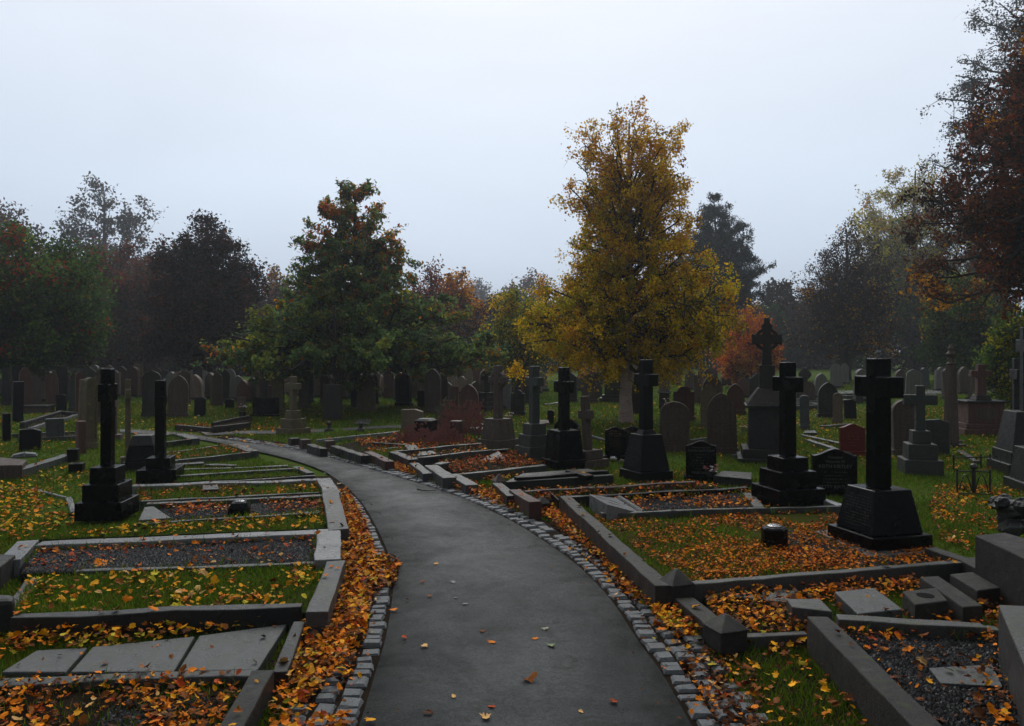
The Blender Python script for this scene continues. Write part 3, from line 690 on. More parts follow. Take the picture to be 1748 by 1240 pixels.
NK = [0]
def grave(label, rails, bed=None, mat='grey', group=None, name='kerbed_grave', cat='grave'):
    """rails: (x1,y1,x2,y2,width,height[,material[,part name]])"""
    loc = P(*(bed[0][0] if bed else rails[0][:2]), 0)
    t = thing(name, label, cat, loc, 0, group)
    for r in rails:
        NK[0] = (NK[0] + 1) % 7
        kerb_mesh(t, loc, r[:2], r[2:4], r[4], r[5], M[r[6] if len(r) > 6 and r[6] else mat], r[7] if len(r) > 7 else 'kerb', lift=.0025 * NK[0])
    if bed: bed_mesh(t, loc, bed[0], bed[1], bed[2])
    return t

def quad_block(name, label, cat, top, zt, zb, mat, bevel=.008, group=None, slope=(0, 0, 0, 0), grow=0.0):
    """a block whose top face is read off the photograph at height zt"""
    zt *= K; zb *= K; v = [P(x, y, zt + s) for (x, y), s in zip(top, slope)]
    a2 = sum(v[i].x * v[(i + 1) % 4].y - v[(i + 1) % 4].x * v[i].y for i in range(4))
    if a2 < 0: v = v[::-1]
    loc = sum(v, Vector()) / 4; loc.z = zb
    top = [p - loc for p in v]; base = [Vector((p.x * (1 + grow), p.y * (1 + grow), 0)) for p in top]
    o = MB().prism(base, top).build(name, M[mat], None, bevel, loc=loc)
    return tag(o, label, cat, group)

# ---- left side, from the camera backwards
grave('nearest left grave, leaf covered bed inside a thick grey corner kerb', [(-70, 1166, 436, 1148, .085, .16), (449, 1146, 374, 1275, .10, .20, 'kerbwall')], ([(-70, 1172), (428, 1156), (362, 1275), (-70, 1275)], .10, 'soil'))
quad_block('stone_slab', 'broken flat grey slab at the left end of the row of three slabs', 'slab', [(2, 1147), (112, 1147), (150, 1105), (62, 1110)], .075, -.02, 'slate')
quad_block('stone_slab', 'flat grey slab in the middle of the row of three slabs', 'slab', [(120, 1147), (297, 1146), (333, 1086), (158, 1104)], .078, -.02, 'slate')
quad_block('stone_slab', 'flat grey slab nearest the path in the row of three slabs', 'slab', [(303, 1145), (440, 1143), (490, 1065), (340, 1085)], .082, -.02, 'slate')
grave('dark rounded kerb stone lying between the three slabs and the leaf drift', [(511, 1063, 478, 1148, .07, .14, 'greydark')], None, name='kerb_stone', cat='kerb')
grave('grass topped left grave with a dark front kerb and leaves, above the three slabs', [(24, 1054, 515, 1034, .085, .21, 'greydark'), (130, 977, 560, 963, .06, .14), (574, 961, 541, 1050, .13, .22), (57, 988, 20, 1038, .09, .13)], ([(50, 986), (568, 967), (536, 1046), (20, 1052)], .12, 'grassbed'))
g = grave('left grave filled with dark gravel, pale wide back kerb and inscribed end plate', [(66, 928, 540, 908, .15, .20, 'greylight'), (48, 924, 14, 958, .15, .21, 'greylight'), (562, 904, 559, 958, .19, .215, 'greylight', 'footstone')], ([(45, 935), (543, 914), (545, 962), (36, 980)], .13, 'gravel'))
grave('long grass strip between the gravel grave and the grave with the black vase', [(228, 896, 545, 876, .05, .13)], ([(225, 896), (562, 874), (556, 902), (62, 922), (130, 903)], .10, 'grassbed'))
grave('left grave with gravel, red leaves and a black vase', [(250, 862, 556, 847, .09, .15), (563, 838, 578, 908, .17, .20), (462, 884, 548, 872, .10, .12, 'slate', 'ledge')], ([(236, 892), (250, 866), (562, 850), (568, 873)], .10, 'gravel'))
quad_block('stone_slab', 'grey triangular slab beside the foot of the tall black cross on the left', 'slab', [(236, 888), (292, 884), (262, 864), (246, 866)], .14, 0, 'slate')
grave('left grave with a pale back kerb, yellow grass and rusty leaves', [(226, 829, 545, 819, .13, .19, 'greylight'), (240, 856, 545, 841, .05, .15), (552, 818, 568, 842, .17, .20, 'greylight')], ([(230, 834), (546, 826), (556, 842), (240, 858)], .12, 'grassbed'))
quad_block('stone_block', 'small dark stone block set against the pale back kerb', 'block', [(345, 829), (372, 828), (374, 835), (346, 836)], .20, 0, 'greydark')
grave('low left grave with two pale worn kerbs and short green grass', [(300, 803, 492, 796, .07, .10), (296, 814, 520, 800, .07, .11), (505, 798, 530, 809, .10, .12)], ([(296, 803), (500, 797), (530, 811), (296, 823)], .07, 'grassbed'))
grave('thin dark kerb beside the path in front of the low grassy grave', [(300, 826, 538, 812, .045, .13, 'greydark')], None, name='kerb_stone', cat='kerb')
grave('wedge ended left grave with a grey ledge pointing at the bend of the path', [(284, 788, 428, 772, .05, .13), (280, 773, 394, 759, .05, .13), (398, 759, 433, 771, .17, .14)], ([(283, 774), (396, 760), (428, 771), (284, 788)], .09, 'grassbed'))
grave('small grass grave behind the smaller black cross near the cross path', [(228, 762, 334, 750, .05, .13, 'greydark'), (232, 752, 300, 741, .05, .13), (304, 742, 333, 750, .16, .14)], ([(230, 755), (304, 743), (330, 750), (230, 761)], .09, 'grassbed'))
grave('broken length of black kerb lying in the grass left of the bend', [(296, 792, 348, 789, .16, .08, 'greydark'), (350, 793, 402, 795, .12, .06, 'greydark')], None, name='kerb_stone', cat='kerb')
grave('narrow pale edging running round the left lawn corner', [(55, 834, 112, 849, .035, .05, 'greylight'), (117, 850, 126, 874, .06, .06, 'greylight')], None, name='kerb_stone', cat='kerb')
grave('long dark kerb running from the brown tomb block towards the black blocks', [(30, 803, 118, 776, .14, .16, 'slate')], None, name='kerb_stone', cat='kerb')
quad_block('tomb_block', 'low reddish brown tomb block cut off by the left edge', 'tomb', [(-20, 795), (38, 794), (46, 785), (-20, 779)], .28, 0, 'brown')
quad_block('stone_block', 'dark rounded block at the bottom left edge beside the slabs', 'block', [(-60, 1028), (24, 1024), (26, 1014), (-60, 1010)], .32, 0, 'greydark', .03)
quad_block('kerb_end', 'grey topped kerb end at the left edge beside the gravel grave', 'kerb', [(-60, 978), (0, 968), (27, 947), (-60, 944)], .26, 0, 'kerbwall')
grave('long dark double kerbed grave far left, slanting towards a small black headstone', [(38, 722, 104, 702, .10, .2, 'greydark'), (50, 731, 140, 706, .07, .14, 'greylight'), (104, 702, 140, 705, .09, .2, 'greydark')], ([(40, 722), (104, 703), (138, 706), (50, 730)], .08, 'soil'))
grave('low red leaved grave bed behind the tilted pale slab on the left', [(20, 741, 128, 737, .06, .12), (30, 748, 150, 744, .05, .12)], ([(24, 741), (128, 738), (150, 743), (36, 748)], .07, 'soil'))
# ---- right side, along the path
grave('far right-hand grave by the path with low posts and a bed of rusty leaves', [(530, 759, 553, 767, .12, .20, 'kerbwall'), (570, 762, 624, 779, .13, .20, 'greydark'), (540, 752, 682, 737, .04, .10, 'greylight'), (636, 757, 700, 761, .07, .16, 'greydark'), (700, 760, 706, 768, .18, .2, 'greydark')], ([(560, 762), (680, 742), (800, 748), (828, 760), (700, 772), (640, 777)], .08, 'soil'))
for i, (px, y0, y1, w, lab) in enumerate(((502, 748, 762, .16, 'squat dark square post nearest the bend, on the grass edge'), (521, 750, 768, .15, 'squat brown post at the left end of the low kerb wall'), (562, 752, 771, .15, 'squat brown post at the right end of the low kerb wall'))):
    p = P(px, y1); t = thing('kerb_post', lab, 'post', p, .6)
    h = (y1 - y0) / F * p.y; MB().box(w, w, 0, h).build('shaft', M['dark' if i == 0 else 'brown'], t, .012)
grave('grassy grave by the path with a brown topped kerb and leaves piled outside', [(628, 771, 666, 788, .13, .20, 'redkerb'), (640, 768, 700, 762, .05, .12)], ([(632, 770), (690, 764), (706, 782), (668, 788)], .10, 'grassbed'))
grave('grave with two long parallel grey kerbs and a small slab inside', [(671, 772, 706, 785, .14, .24, 'greydark'), (676, 771, 822, 757, .06, .24), (706, 783, 840, 769, .06, .24), (722, 783, 868, 767, .06, .22, 'greydark')], ([(676, 772), (821, 759), (838, 770), (707, 784)], .16, 'soil'))
quad_block('stone_slab', 'small pale slab lying between the two parallel grey kerbs', 'slab', [(712, 778), (748, 774), (738, 769), (716, 772)], .20, .1, 'slate')
grave('grave full of red leaves with a stepped grey kerb corner by the path', [(703, 788, 731, 808, .13, .18), (735, 794, 768, 816, .17, .22), (772, 810, 806, 828, .15, .18), (746, 793, 764, 790, .12, .215), (784, 811, 930, 795, .09, .15)], ([(735, 792), (868, 770), (932, 794), (786, 810)], .11, 'soil'))
quad_block('stone_slab', 'fallen triangular pale slab leaning among the leaves below the sandstone cross', 'slab', [(818, 787), (864, 783), (852, 771), (846, 772)], .19, .08, 'slate', slope=(-.04, -.04, .03, .03))
# ledger with a raised flat cross
t = thing('ledger_stone', 'dark ledger stone with a raised flat cross lying beside the red brown kerbs', 'ledger', P(863, 824, 0))
loc = P(863, 824, 0)
q = [P(862, 823, .13), P(1048, 811, .13), P(1004, 800, .13), P(892, 808, .13)]
MB().prism([v - loc - Vector((0, 0, .15)) for v in q], [v - loc for v in q]).build('slab', M['greydark'], t, .01)
kerb_mesh(t, loc, (880, 814.5), (1036, 803), .10, .26, M['blackdull'], 'raised_cross', .10)
kerb_mesh(t, loc, (972, 801.5), (1006, 812), .12, .263, M['blackdull'], 'raised_cross', .11)
grave('grave edged with dull red granite kerbs and leaf litter', [(848, 826, 874, 848, .11, .20, 'greydark'), (879, 838, 914, 860, .13, .24, 'redkerb'), (896, 838, 1100, 827, .06, .24, 'redkerb'), (1000, 833, 1187, 822, .07, .24, 'redkerb')], ([(884, 841), (1002, 834), (1100, 828), (1186, 824), (1230, 832), (1000, 846), (918, 858)], .15, 'soil'))
def capped_post(label, px, ytop, ybase, w, mat='kerbwall', z0=0.0, rz=.35):
    p = P(px, ybase, z0); H = (ybase - ytop) / F * p.y
    t = thing('kerb_post', label, 'post', p, rz)
    MB().box(w, w, 0, H * .62).build('shaft', M[mat], t, .008)
    MB().prism([(-w * .56, -w * .56, H * .62), (w * .56, -w * .56, H * .62), (w * .56, w * .56, H * .62), (-w * .56, w * .56, H * .62)],
               [(-w * .06, -w * .06, H), (w * .06, -w * .06, H), (w * .06, w * .06, H), (-w * .06, w * .06, H)]).build('pyramid_cap', M[mat], t, .006)
capped_post('slim brown pointed kerb post beside the red kerb', 852, 809, 842, .13, 'brown')
capped_post('dark broken finial stump between the red kerb and the long wall', 925, 848, 876, .13, 'dark')
capped_post('upper pyramid capped stone post at the near end of the long wall', 1155, 971, 1032, .155, z0=.03)
capped_post('lower pyramid capped stone post beside the leaf drift near the setts', 1238, 1048, 1106, .17, z0=.02)
t = grave('large grave behind the long dark wall, carpeted in orange leaves', [(964, 848, 1133, 1001, .11, .27, 'kerbwall', 'retaining_wall'), (1026, 877, 1284, 868, .055, .26, 'grey'), (1280, 869, 1436, 866, .045, .24, 'grey'), (1180, 998, 1640, 961, .07, .22, 'grey'), (1588, 938, 1650, 958, .10, .24, 'kerbwall')], ([(972, 858), (1030, 878), (1400, 870), (1600, 941), (1640, 962), (1185, 1000), (1141, 1004)], .17, 'moss'))
loc = P(1000, 884, 0)
# sunk name panel on the outside of the wall
a, b_ = P(960, 866, .17), P(1001, 902, .17); d = (b_ - a).normalized(); n = Vector((d.y, -d.x, 0)) * (1 if d.y < 0 else -1)
a0, b0 = P(966, 850, .27 * K), P(1133, 1001, .27 * K); dd = (b0 - a0); dd.z = 0; ln = dd.length; dd.normalize(); nn = Vector((-dd.y, dd.x, 0));
nn = nn if nn.x < 0 else -nn
s0 = a0 + nn * .0565; vs = []
for off in (0, .012):
    for l_, z_ in ((.10, .05), (.72, .05), (.72, .14), (.10, .14)):
        v = s0 + dd * l_ + nn * off; vs.append(Vector((v.x, v.y, z_)) - loc * 1)
MB().add(vs, [(0, 1, 2, 3), (7, 6, 5, 4), (0, 4, 5, 1), (1, 5, 6, 2), (2, 6, 7, 3), (3, 7, 4, 0)]).build('name_panel', M['blackdull'], t, .003)
grave('grave with black kerbs, gravel and orange leaves in front of the stepped black cross', [(1000, 846, 1276, 832, .07, .25, 'blackdull'), (962, 848, 1002, 846, .06, .245, 'greydark'), (1276, 842, 1296, 866, .10, .22, 'grey'), (1396, 850, 1436, 864, .09, .24, 'greylight')], ([(1004, 850), (1276, 836), (1300, 866), (1030, 876)], .17, 'gravel'))
grave('leaf filled grave between the two pyramid capped posts', [(1168, 1022, 1222, 1068, .12, .16, 'kerbwall'), (1268, 1088, 1376, 1082, .06, .10, 'grey')], ([(1190, 1006), (1400, 1020), (1380, 1080), (1264, 1086), (1225, 1066)], .08, 'soil'))
quad_block('stone_slab', 'half buried grey slab behind the leaf filled grave between the posts', 'slab', [(1188, 1010), (1360, 1030), (1362, 1006), (1196, 1003)], .13, 0, 'slate')
t = grave('nearest right grave, gravel bed inside a long grey wall', [(1396, 1056, 1612, 1275, .12, .30, 'kerbwall', 'retaining_wall'), (1428, 1052, 1680, 1068, .09, .27, 'grey'), (1680, 1072, 1704, 1074, .08, .2, 'grey')], ([(1416, 1066), (1690, 1082), (1790, 1275), (1606, 1275)], .16, 'gravel'))
quad_block('corner_stone', 'grey kerb corner stone resting on the end of the nearest right wall', 'kerb', [(1342, 1022), (1352, 1036), (1422, 1044), (1400, 1022)], .25, .06, 'grey')
quad_block('stone_plaque', 'flat grey plaque half buried in the gravel of the nearest right grave', 'plaque', [(1585, 1140), (1606, 1166), (1712, 1172), (1694, 1134)], .185, .1, 'slate', .004)
quad_block('stone_tablet', 'sloping worn stone tablet lying beside the square vase block with a hole', 'tablet', [(1424, 1010), (1464, 1048), (1542, 1040), (1492, 1003)], .21, .08, 'slate', slope=(0, -.02, -.02, .01))
quad_block('stone_beam', 'long dark stone beam lying on its side to the right of the vase block', 'block', [(1570, 985), (1644, 1036), (1678, 1034), (1602, 983)], .26, .06, 'kerbwall')
quad_block('stone_block', 'rough topped stone block behind the long dark beam', 'block', [(1621, 980), (1668, 1008), (1708, 1003), (1660, 976)], .26, .06, 'kerbwall')
quad_block('stone_step', 'long low grey step running beneath the large tomb block', 'step', [(1636, 954), (1762, 1022), (1800, 1010), (1668, 950)], .26, 0, 'kerbwall')
quad_block('chest_tomb', 'large dark chest tomb block with a flat grey top at the right edge', 'tomb', [(1664, 914), (1790, 972), (1860, 950), (1715, 909)], .64, .0, 'dark')
quad_block('tomb_wall', 'pale topped thick kerb wall cut off by the right edge near the camera', 'kerb', [(1704, 1032), (1782, 1215), (1860, 1215), (1790, 1036)], .60, 0, 'grey')
# ------------------------------------------------------------------ crosses, headstones, tombs
RZR, RZL = math.radians(-75.5), math.radians(100)      # inscribed faces look at the path from either side
def cross_outline(sw, z0, z1, az, ah, al, flare=0.0):
    """shaft width, foot, top, arm centre height, arm height, half span"""
    h = sw / 2; f = h * (1 + flare)
    return [(-f, z0), (f, z0), (h, az - ah / 2), (al, az - ah / 2), (al, az + ah / 2), (h, az + ah / 2), (h, z1), (-h, z1), (-h, az + ah / 2), (-al, az + ah / 2), (-al, az - ah / 2), (-h, az - ah / 2)]

def letter_rows(mb, rng, w, z0, z1, n, y0, y1=None, hgt=.6, dep=.0025, ragged=.35):
    """worn lettering too small to read: rows of little cut strokes"""
    y1 = y0 if y1 is None else y1
    for r in range(n):
        z = z1 - (r + .5) / n * (z1 - z0); h = (z1 - z0) / n * hgt * rng.uniform(.75, 1)
        f = (z - z0) / (z1 - z0); y = y0 + (y1 - y0) * f
        ww = w * rng.uniform(1 - ragged, 1); x = -ww / 2
        while x < ww / 2:
            cw = h * rng.uniform(.35, .75)
            if rng.random() > .14:
                s = rng.choice((0, 1, 2))
                if s != 1: mb.add([(x, y - dep, z - h / 2), (x + cw * .3, y - dep, z - h / 2), (x + cw * .3, y - dep, z + h / 2), (x, y - dep, z + h / 2)], [(0, 1, 2, 3)])
                if s != 0: mb.add([(x + cw * .3, y - dep, z + h * .2), (x + cw, y - dep, z + h * .2), (x + cw, y - dep, z + h * .45), (x + cw * .3, y - dep, z + h * .45)], [(0, 1, 2, 3)])
                if s == 2: mb.add([(x + cw * .7, y - dep, z - h / 2), (x + cw, y - dep, z - h / 2), (x + cw, y - dep, z + h * .2), (x + cw * .7, y - dep, z + h * .2)], [(0, 1, 2, 3)])
            x += cw * 1.45
    return mb

def font_lines(parent, lines, size, z_top, y, mat, lead=1.25):
    """readable words, cut as one run of lettering per line"""
    z = z_top
    for txt, k in lines:
        if txt:
            cu = bpy.data.curves.new('inscription', 'FONT'); cu.body = txt; cu.size = size * k; cu.align_x = 'CENTER'; cu.extrude = .0012; cu.resolution_u = 2
            tmp = bpy.data.objects.new('inscription', cu); me = bpy.data.meshes.new_from_object(tmp); bpy.data.objects.remove(tmp)
            o = bpy.data.objects.new('inscription', me); COL.objects.link(o); o.parent = parent
            o.location = (0, y, z - size * k * .8); o.rotation_euler = (math.pi / 2, 0, 0); me.materials.clear(); me.materials.append(mat)
        z -= size * k * lead
    return z

def monument(name, label, cat, corner, z0, side, size, rz, steps, shaft, mat, taper=None, insc=0, cross=True, tilt=(0, 0), group=None, collar=False, deep=1.0):
    """corner: the base corner nearest the camera in the photograph. steps: (fraction of base width, height).
    taper: (w0, w1, height). shaft: (width, top z, arm z, arm height, half span, depth) above the base"""
    z0 *= K; size *= 1.0; c = P(*corner, z0); a = rz + math.pi / 2 if side == 'R' else rz - math.pi / 2
    u = Vector((math.cos(a), math.sin(a), 0)); v = Vector((-math.sin(a), math.cos(a), 0))
    ctr = c + (u * size / 2 + v * size * deep / 2 if side == 'R' else -u * size / 2 + v * size * deep / 2)
    t = thing(name, label, cat, ctr, rz, group, tilt)
    z = 0.0
    for i, (k, h) in enumerate(steps):
        MB().frustum(size * k * deep, size * k, z - (.03 if i == 0 else 0), size * (k - .01) * deep, size * (k - .01), z + h).build('step', M[mat], t, .009); z += h + (.0015)
    if taper:
        w0, w1, h = taper
        MB().frustum(w0 * deep, w0, z, w1 * deep, w1, z + h).build('pedestal', M[mat], t, .008)
        if insc: letter_rows(MB(), random.Random(3), w0 * deep * .72, z + h * .12, z + h * .92, insc, -w0 / 2 - .001, -w1 / 2 - .001, .55).build('inscription', M['letterdim'], t)
        z += h + .0015
    if shaft:
        sw, zt, az, ah, al, dp = shaft; sw *= .74; al *= .76; dp *= .74
        if collar: MB().frustum(sw * 1.5, dp * 1.5, z, sw * 1.02, dp * 1.02, z + .05).build('collar', M[mat], t, .005); z += .05
        o = cross_outline(sw, z, zt, az, ah, al, .08) if cross else [(-sw / 2 * 1.15, z), (sw / 2 * 1.15, z), (sw / 2 * .9, zt), (-sw / 2 * .9, zt)]
        MB().plate(o, -dp / 2, dp / 2).build('cross' if cross else 'shaft', M[mat], t, .008)
    return t

# tall black crosses on the left
monument('cross_monument', 'tallest black granite cross on three polished steps left of the path', 'cross', (207, 884), .10, 'L', .43, math.radians(95), [(1, .14), (.78, .16), (.56, .155)], (.135, 1.40, 1.17, .17, .15, .135), 'black', deep=1.06)
monument('cross_monument', 'shorter black granite cross on low steps beside the stepped truncated monument', 'cross', (300, 823), .06, 'L', .46, math.radians(100), [(1, .15), (.62, .13)], (.145, 1.23, .97, .12, .10, .15), 'black')
# tall dark crosses on the right
monument('cross_monument', 'huge black cross on a tapering inscribed pedestal, largest in the photo', 'cross', (1490, 944), .17, 'R', .55, RZR, [(1, .105)], (.155, 1.47, 1.245, .165, .26, .20), 'black', taper=(.455, .335, .335), insc=12)
monument('cross_monument', 'black cross on three polished steps between the two wavy topped headstones', 'cross', (1331, 866), .19, 'R', .52, RZR, [(1, .155), (.78, .165), (.56, .13)], (.155, 1.40, 1.18, .15, .235, .17), 'black')
quad_block('base_slab', 'flat grey foundation slab under the huge black cross', 'slab', [(1390, 906), (1484, 950), (1604, 942), (1500, 900)], .183, .05, 'slate')
monument('cross_monument', 'black cross on a tapering pedestal covered in fine lettering right of the birch', 'cross', (1093, 822), .05, 'R', .49, math.radians(-66), [(1, .10)], (.155, 1.49, 1.235, .15, .235, .19), 'blackdull', taper=(.43, .29, .45), insc=14, collar=True)
monument('cross_monument', 'black cross on a plain tapering pedestal with a broad dark base', 'cross', (953, 801), .05, 'R', .47, math.radians(-62), [(1, .1)], (.155, 1.37, 1.1, .16, .235, .17), 'black', taper=(.40, .34, .40))
monument('cross_monument', 'green grey stone cross on three square steps beside the sandstone cross', 'cross', (905, 786), .05, 'R', .43, math.radians(-58), [(1, .18), (.82, .17), (.60, .16)], (.15, 1.37, 1.14, .13, .22, .17), 'greygreen')
monument('cross_monument', 'small brown leaning stone cross in front of the round black headstone', 'cross', (1000, 800), .02, 'R', .42, math.radians(-58), [(1, .09), (.72, .13)], (.125, .98, .72, .12, .16, .14), 'brown', tilt=(.03, -.05))
monument('cross_monument', 'grey green stone cross on stepped base near the obelisk, facing the viewer', 'cross', (1612, 814), .0, 'R', .47, math.radians(-14), [(1, .20), (.76, .20), (.48, .17)], (.15, 1.17, .98, .135, .27, .14), 'greygreen', deep=1.0)
monument('cross_monument', 'brown stone cross on three steps standing alone beyond the cross path', 'cross', (496, 743), 0, 'R', .48, math.radians(-38), [(1, .11), (.74, .18), (.47, .16)], (.155, 1.12, .93, .12, .25, .15), 'lichen')
monument('cross_monument', 'dark stepped cross half hidden behind the sandstone wheel cross', 'cross', (830, 703), 0, 'R', .75, math.radians(-45), [(1, .12), (.8, .12), (.6, .12), (.42, .12)], (.15, 1.05, .88, .12, .22, .14), 'dark')
# stepped truncated monument left of the shorter cross
t = thing('stepped_monument', 'low dark stepped block with chamfered pale top behind the shorter black cross', 'tomb', P(246, 800), math.radians(10))
MB().frustum(.46, .46, 0, .46, .46, .12).build('step', M['blackdull'], t, .01); MB().frustum(.40, .40, .121, .32, .32, .33).build('step', M['blackdull'], t, .01); MB().frustum(.34, .34, .331, .24, .24, .47).build('cap', M['greydark'], t, .01)

# crosses standing at the right edge
monument('cross_monument', 'grey tapering cross pedestal at the right edge with lit left edges', 'cross', (1722, 812), .0, 'R', .72, math.radians(-100), [(1, .14), (.86, .16)], (.15, 1.95, 1.70, .17, .24, .16), 'greydark', taper=(.56, .40, .52))
monument('cross_monument', 'nearest of the tall crosses cut off by the right edge', 'cross', (1748, 842), .02, 'R', .56, math.radians(-100), [(1, .11)], (.15, 1.62, 1.38, .16, .22, .16), 'greydark', taper=(.46, .38, .38))
monument('cross_monument', 'slim dark cross at the right edge half hidden behind the grey pedestal', 'cross', (1716, 788), .0, 'R', .46, math.radians(-104), [(1, .14)], (.13, 1.52, 1.28, .15, .21, .14), 'greydark', taper=(.36, .28, .4))

# celtic crosses
def wheel(mb, cz, ro, ri, y0, y1, n=28):
    o = [(ro * math.cos(2 * math.pi * i / n), cz + ro * math.sin(2 * math.pi * i / n)) for i in range(n)]
    q = [(ri * math.cos(2 * math.pi * i / n), cz + ri * math.sin(2 * math.pi * i / n)) for i in range(n)]
    return mb.ring(o, q, y0, y1)
c = P(850, 768); t = thing('wheel_cross', 'brown sandstone wheel headed cross on a tapering lettered pedestal', 'cross', c + Vector((0, .2, 0)), math.radians(-40))
MB().box(.50, .50, 0, .16).build('step', M['brown'], t, .01); MB().frustum(.42, .42, .161, .33, .33, .50).build('pedestal', M['brown'], t, .008)
MB().plate(cross_outline(.11, .5015, 1.38, 1.14, .11, .18, .25), -.055, .055).build('cross', M['brown'], t, .008)
wheel(MB(), 1.14, .15, .105, -.05, .05).build('wheel', M['brown'], t, .006)
letter_rows(MB(), random.Random(9), .26, .24, .48, 6, -.207, -.168).build('inscription', M['letterdim'], t)
c = P(1322, 792); c.y += .35; t = thing('wheel_cross', 'tall dark ringed stone cross on a roofed pedestal behind the stepped black cross', 'cross', c, math.radians(-14))
MB().box(.86, .86, 0, .07).build('step', M['greydark'], t, .01); MB().box(.72, .72, .071, .20).build('step', M['dark'], t, .01)
MB().frustum(.54, .54, .201, .50, .50, .80).build('pedestal', M['greydark'], t, .008); MB().box(.64, .64, .801, .84).build('cornice', M['greydark'], t, .01)
MB().frustum(.60, .60, .841, .26, .26, 1.08).build('roof', M['dark'], t, .01); MB().box(.22, .22, 1.081, 1.42).build('collar', M['dark'], t, .01)
cz = 1.80
o = [(-.075, 1.42), (.075, 1.42), (.055, cz - .075), (.13, cz - .06), (.215, cz - .085), (.215, cz + .085), (.13, cz + .06), (.06, cz + .08), (.055, cz + .13), (.085, cz + .2), (.045, cz + .24), (.035, cz + .32), (-.035, cz + .32), (-.045, cz + .24), (-.085, cz + .2), (-.055, cz + .13), (-.06, cz + .08), (-.13, cz + .06), (-.215, cz + .085), (-.215, cz - .085), (-.13, cz - .06), (-.055, cz - .075)]
MB().plate(o, -.07, .07).build('cross', M['dark'], t, .008); wheel(MB(), cz, .175, .125, -.05, .05).build('ring', M['dark'], t, .006)
c = at(1374, 26); t = thing('wheel_cross', 'small far dark wheel cross on a rocky base beyond the grey arched stone', 'cross', c, math.radians(-20))
MB().frustum(.6, .5, 0, .45, .4, .36).build('base', M['dark'], t, .03); MB().plate(cross_outline(.16, .361, 1.05, .84, .13, .2, .2), -.07, .07).build('cross', M['dark'], t, .01); wheel(MB(), .84, .18, .12, -.05, .05).build('ring', M['dark'], t)
# broken column of red stone on a carved tomb
c = at(1674, 15.6); t = thing('pedestal_tomb', 'red sandstone pedestal tomb with carved panel and broken cross shaft at right', 'tomb', c, math.radians(-8))
MB().box(.86, .7, 0, .12).build('step', M['red'], t, .01); MB().box(.76, .6, .121, .22).build('step', M['red'], t, .01)
MB().box(.66, .52, .221, .62).build('chest', M['red'], t, .01); MB().box(.76, .6, .621, .66).build('cornice', M['greydark'], t, .012)
MB().plate([(.2 * math.cos(a), .42 + .13 * math.sin(a)) for a in [2 * math.pi * i / 20 for i in range(20)]], -.272, -.26).build('carved_panel', M['brown'], t, .006)
MB().frustum(.3, .3, .661, .24, .24, .76).build('collar', M['dark'], t, .01); MB().plate(cross_outline(.15, .761, 1.36, 1.18, .12, .19, .15), -.07, .07).build('cross', M['red'], t, .01)
# obelisk column
c = P(1629, 764); t = thing('obelisk', 'slender brown stone column with a small ringed cap right of the grey cross', 'obelisk', c + Vector((0, .1, 0)), math.radians(18))
MB().box(.34, .34, 0, .05).build('step', M['greydark'], t, .008); MB().frustum(.18, .18, .051, .12, .12, 1.38).build('shaft', M['brown'], t, .01)
MB().lathe([(.06, 1.381), (.075, 1.41), (.05, 1.44), (.05, 1.52), (.075, 1.55), (.08, 1.58), (.045, 1.62), (.05, 1.68), (.02, 1.74)], 12).build('cap', M['brown'], t)

# ---------------------------------------------------------------- headstones
def outline(kind, w, h, n=9):
    hw = w / 2
    if kind == 'square': return [(-hw, 0), (hw, 0), (hw, h), (-hw, h)]
    if kind == 'gable': return [(-hw, 0), (hw, 0), (hw, h - hw * .8), (0, h), (-hw, h - hw * .8)]
    if kind == 'slant': return [(-hw, 0), (hw, 0), (hw, h * .9), (hw * .3, h), (-hw, h * .97)]
    if kind == 'lancet':
        s = h - hw * 1.45; R = (hw * hw + (h - s) ** 2) / (2 * hw); cx = hw - R; a1 = math.asin((h - s) / R)
        r = [(cx + R * math.cos(a1 * i / n), s + R * math.sin(a1 * i / n)) for i in range(n + 1)]
        return [(-hw, 0), (hw, 0)] + r + [(-x, z) for x, z in r[-2::-1]]
    if kind == 'round':
        s = h - hw * .85; r = [(hw * math.cos(math.pi * i / (2 * n)), s + hw * .85 * math.sin(math.pi * i / (2 * n))) for i in range(n + 1)]
        return [(-hw, 0), (hw, 0)] + r + [(-x, z) for x, z in r[-2::-1]]
    if kind == 'wavy':
        t = [1 - 2 * i / (2 * n) for i in range(2 * n + 1)]
        return [(-hw, 0), (hw, 0)] + [(hw * x, h - .16 * w * (.5 - .5 * math.cos(math.pi * abs(x) ** .9))) for x in t]
    if kind == 'shoulder':
        s = h - hw * .5; r = [(hw * .62 * math.cos(math.pi * i / (2 * n)), s + hw * .5 * math.sin(math.pi * i / (2 * n))) for i in range(n + 1)]
        return [(-hw, 0), (hw, 0), (hw, s)] + r + [(-x, z) for x, z in r[-2::-1]] + [(-hw, s)]

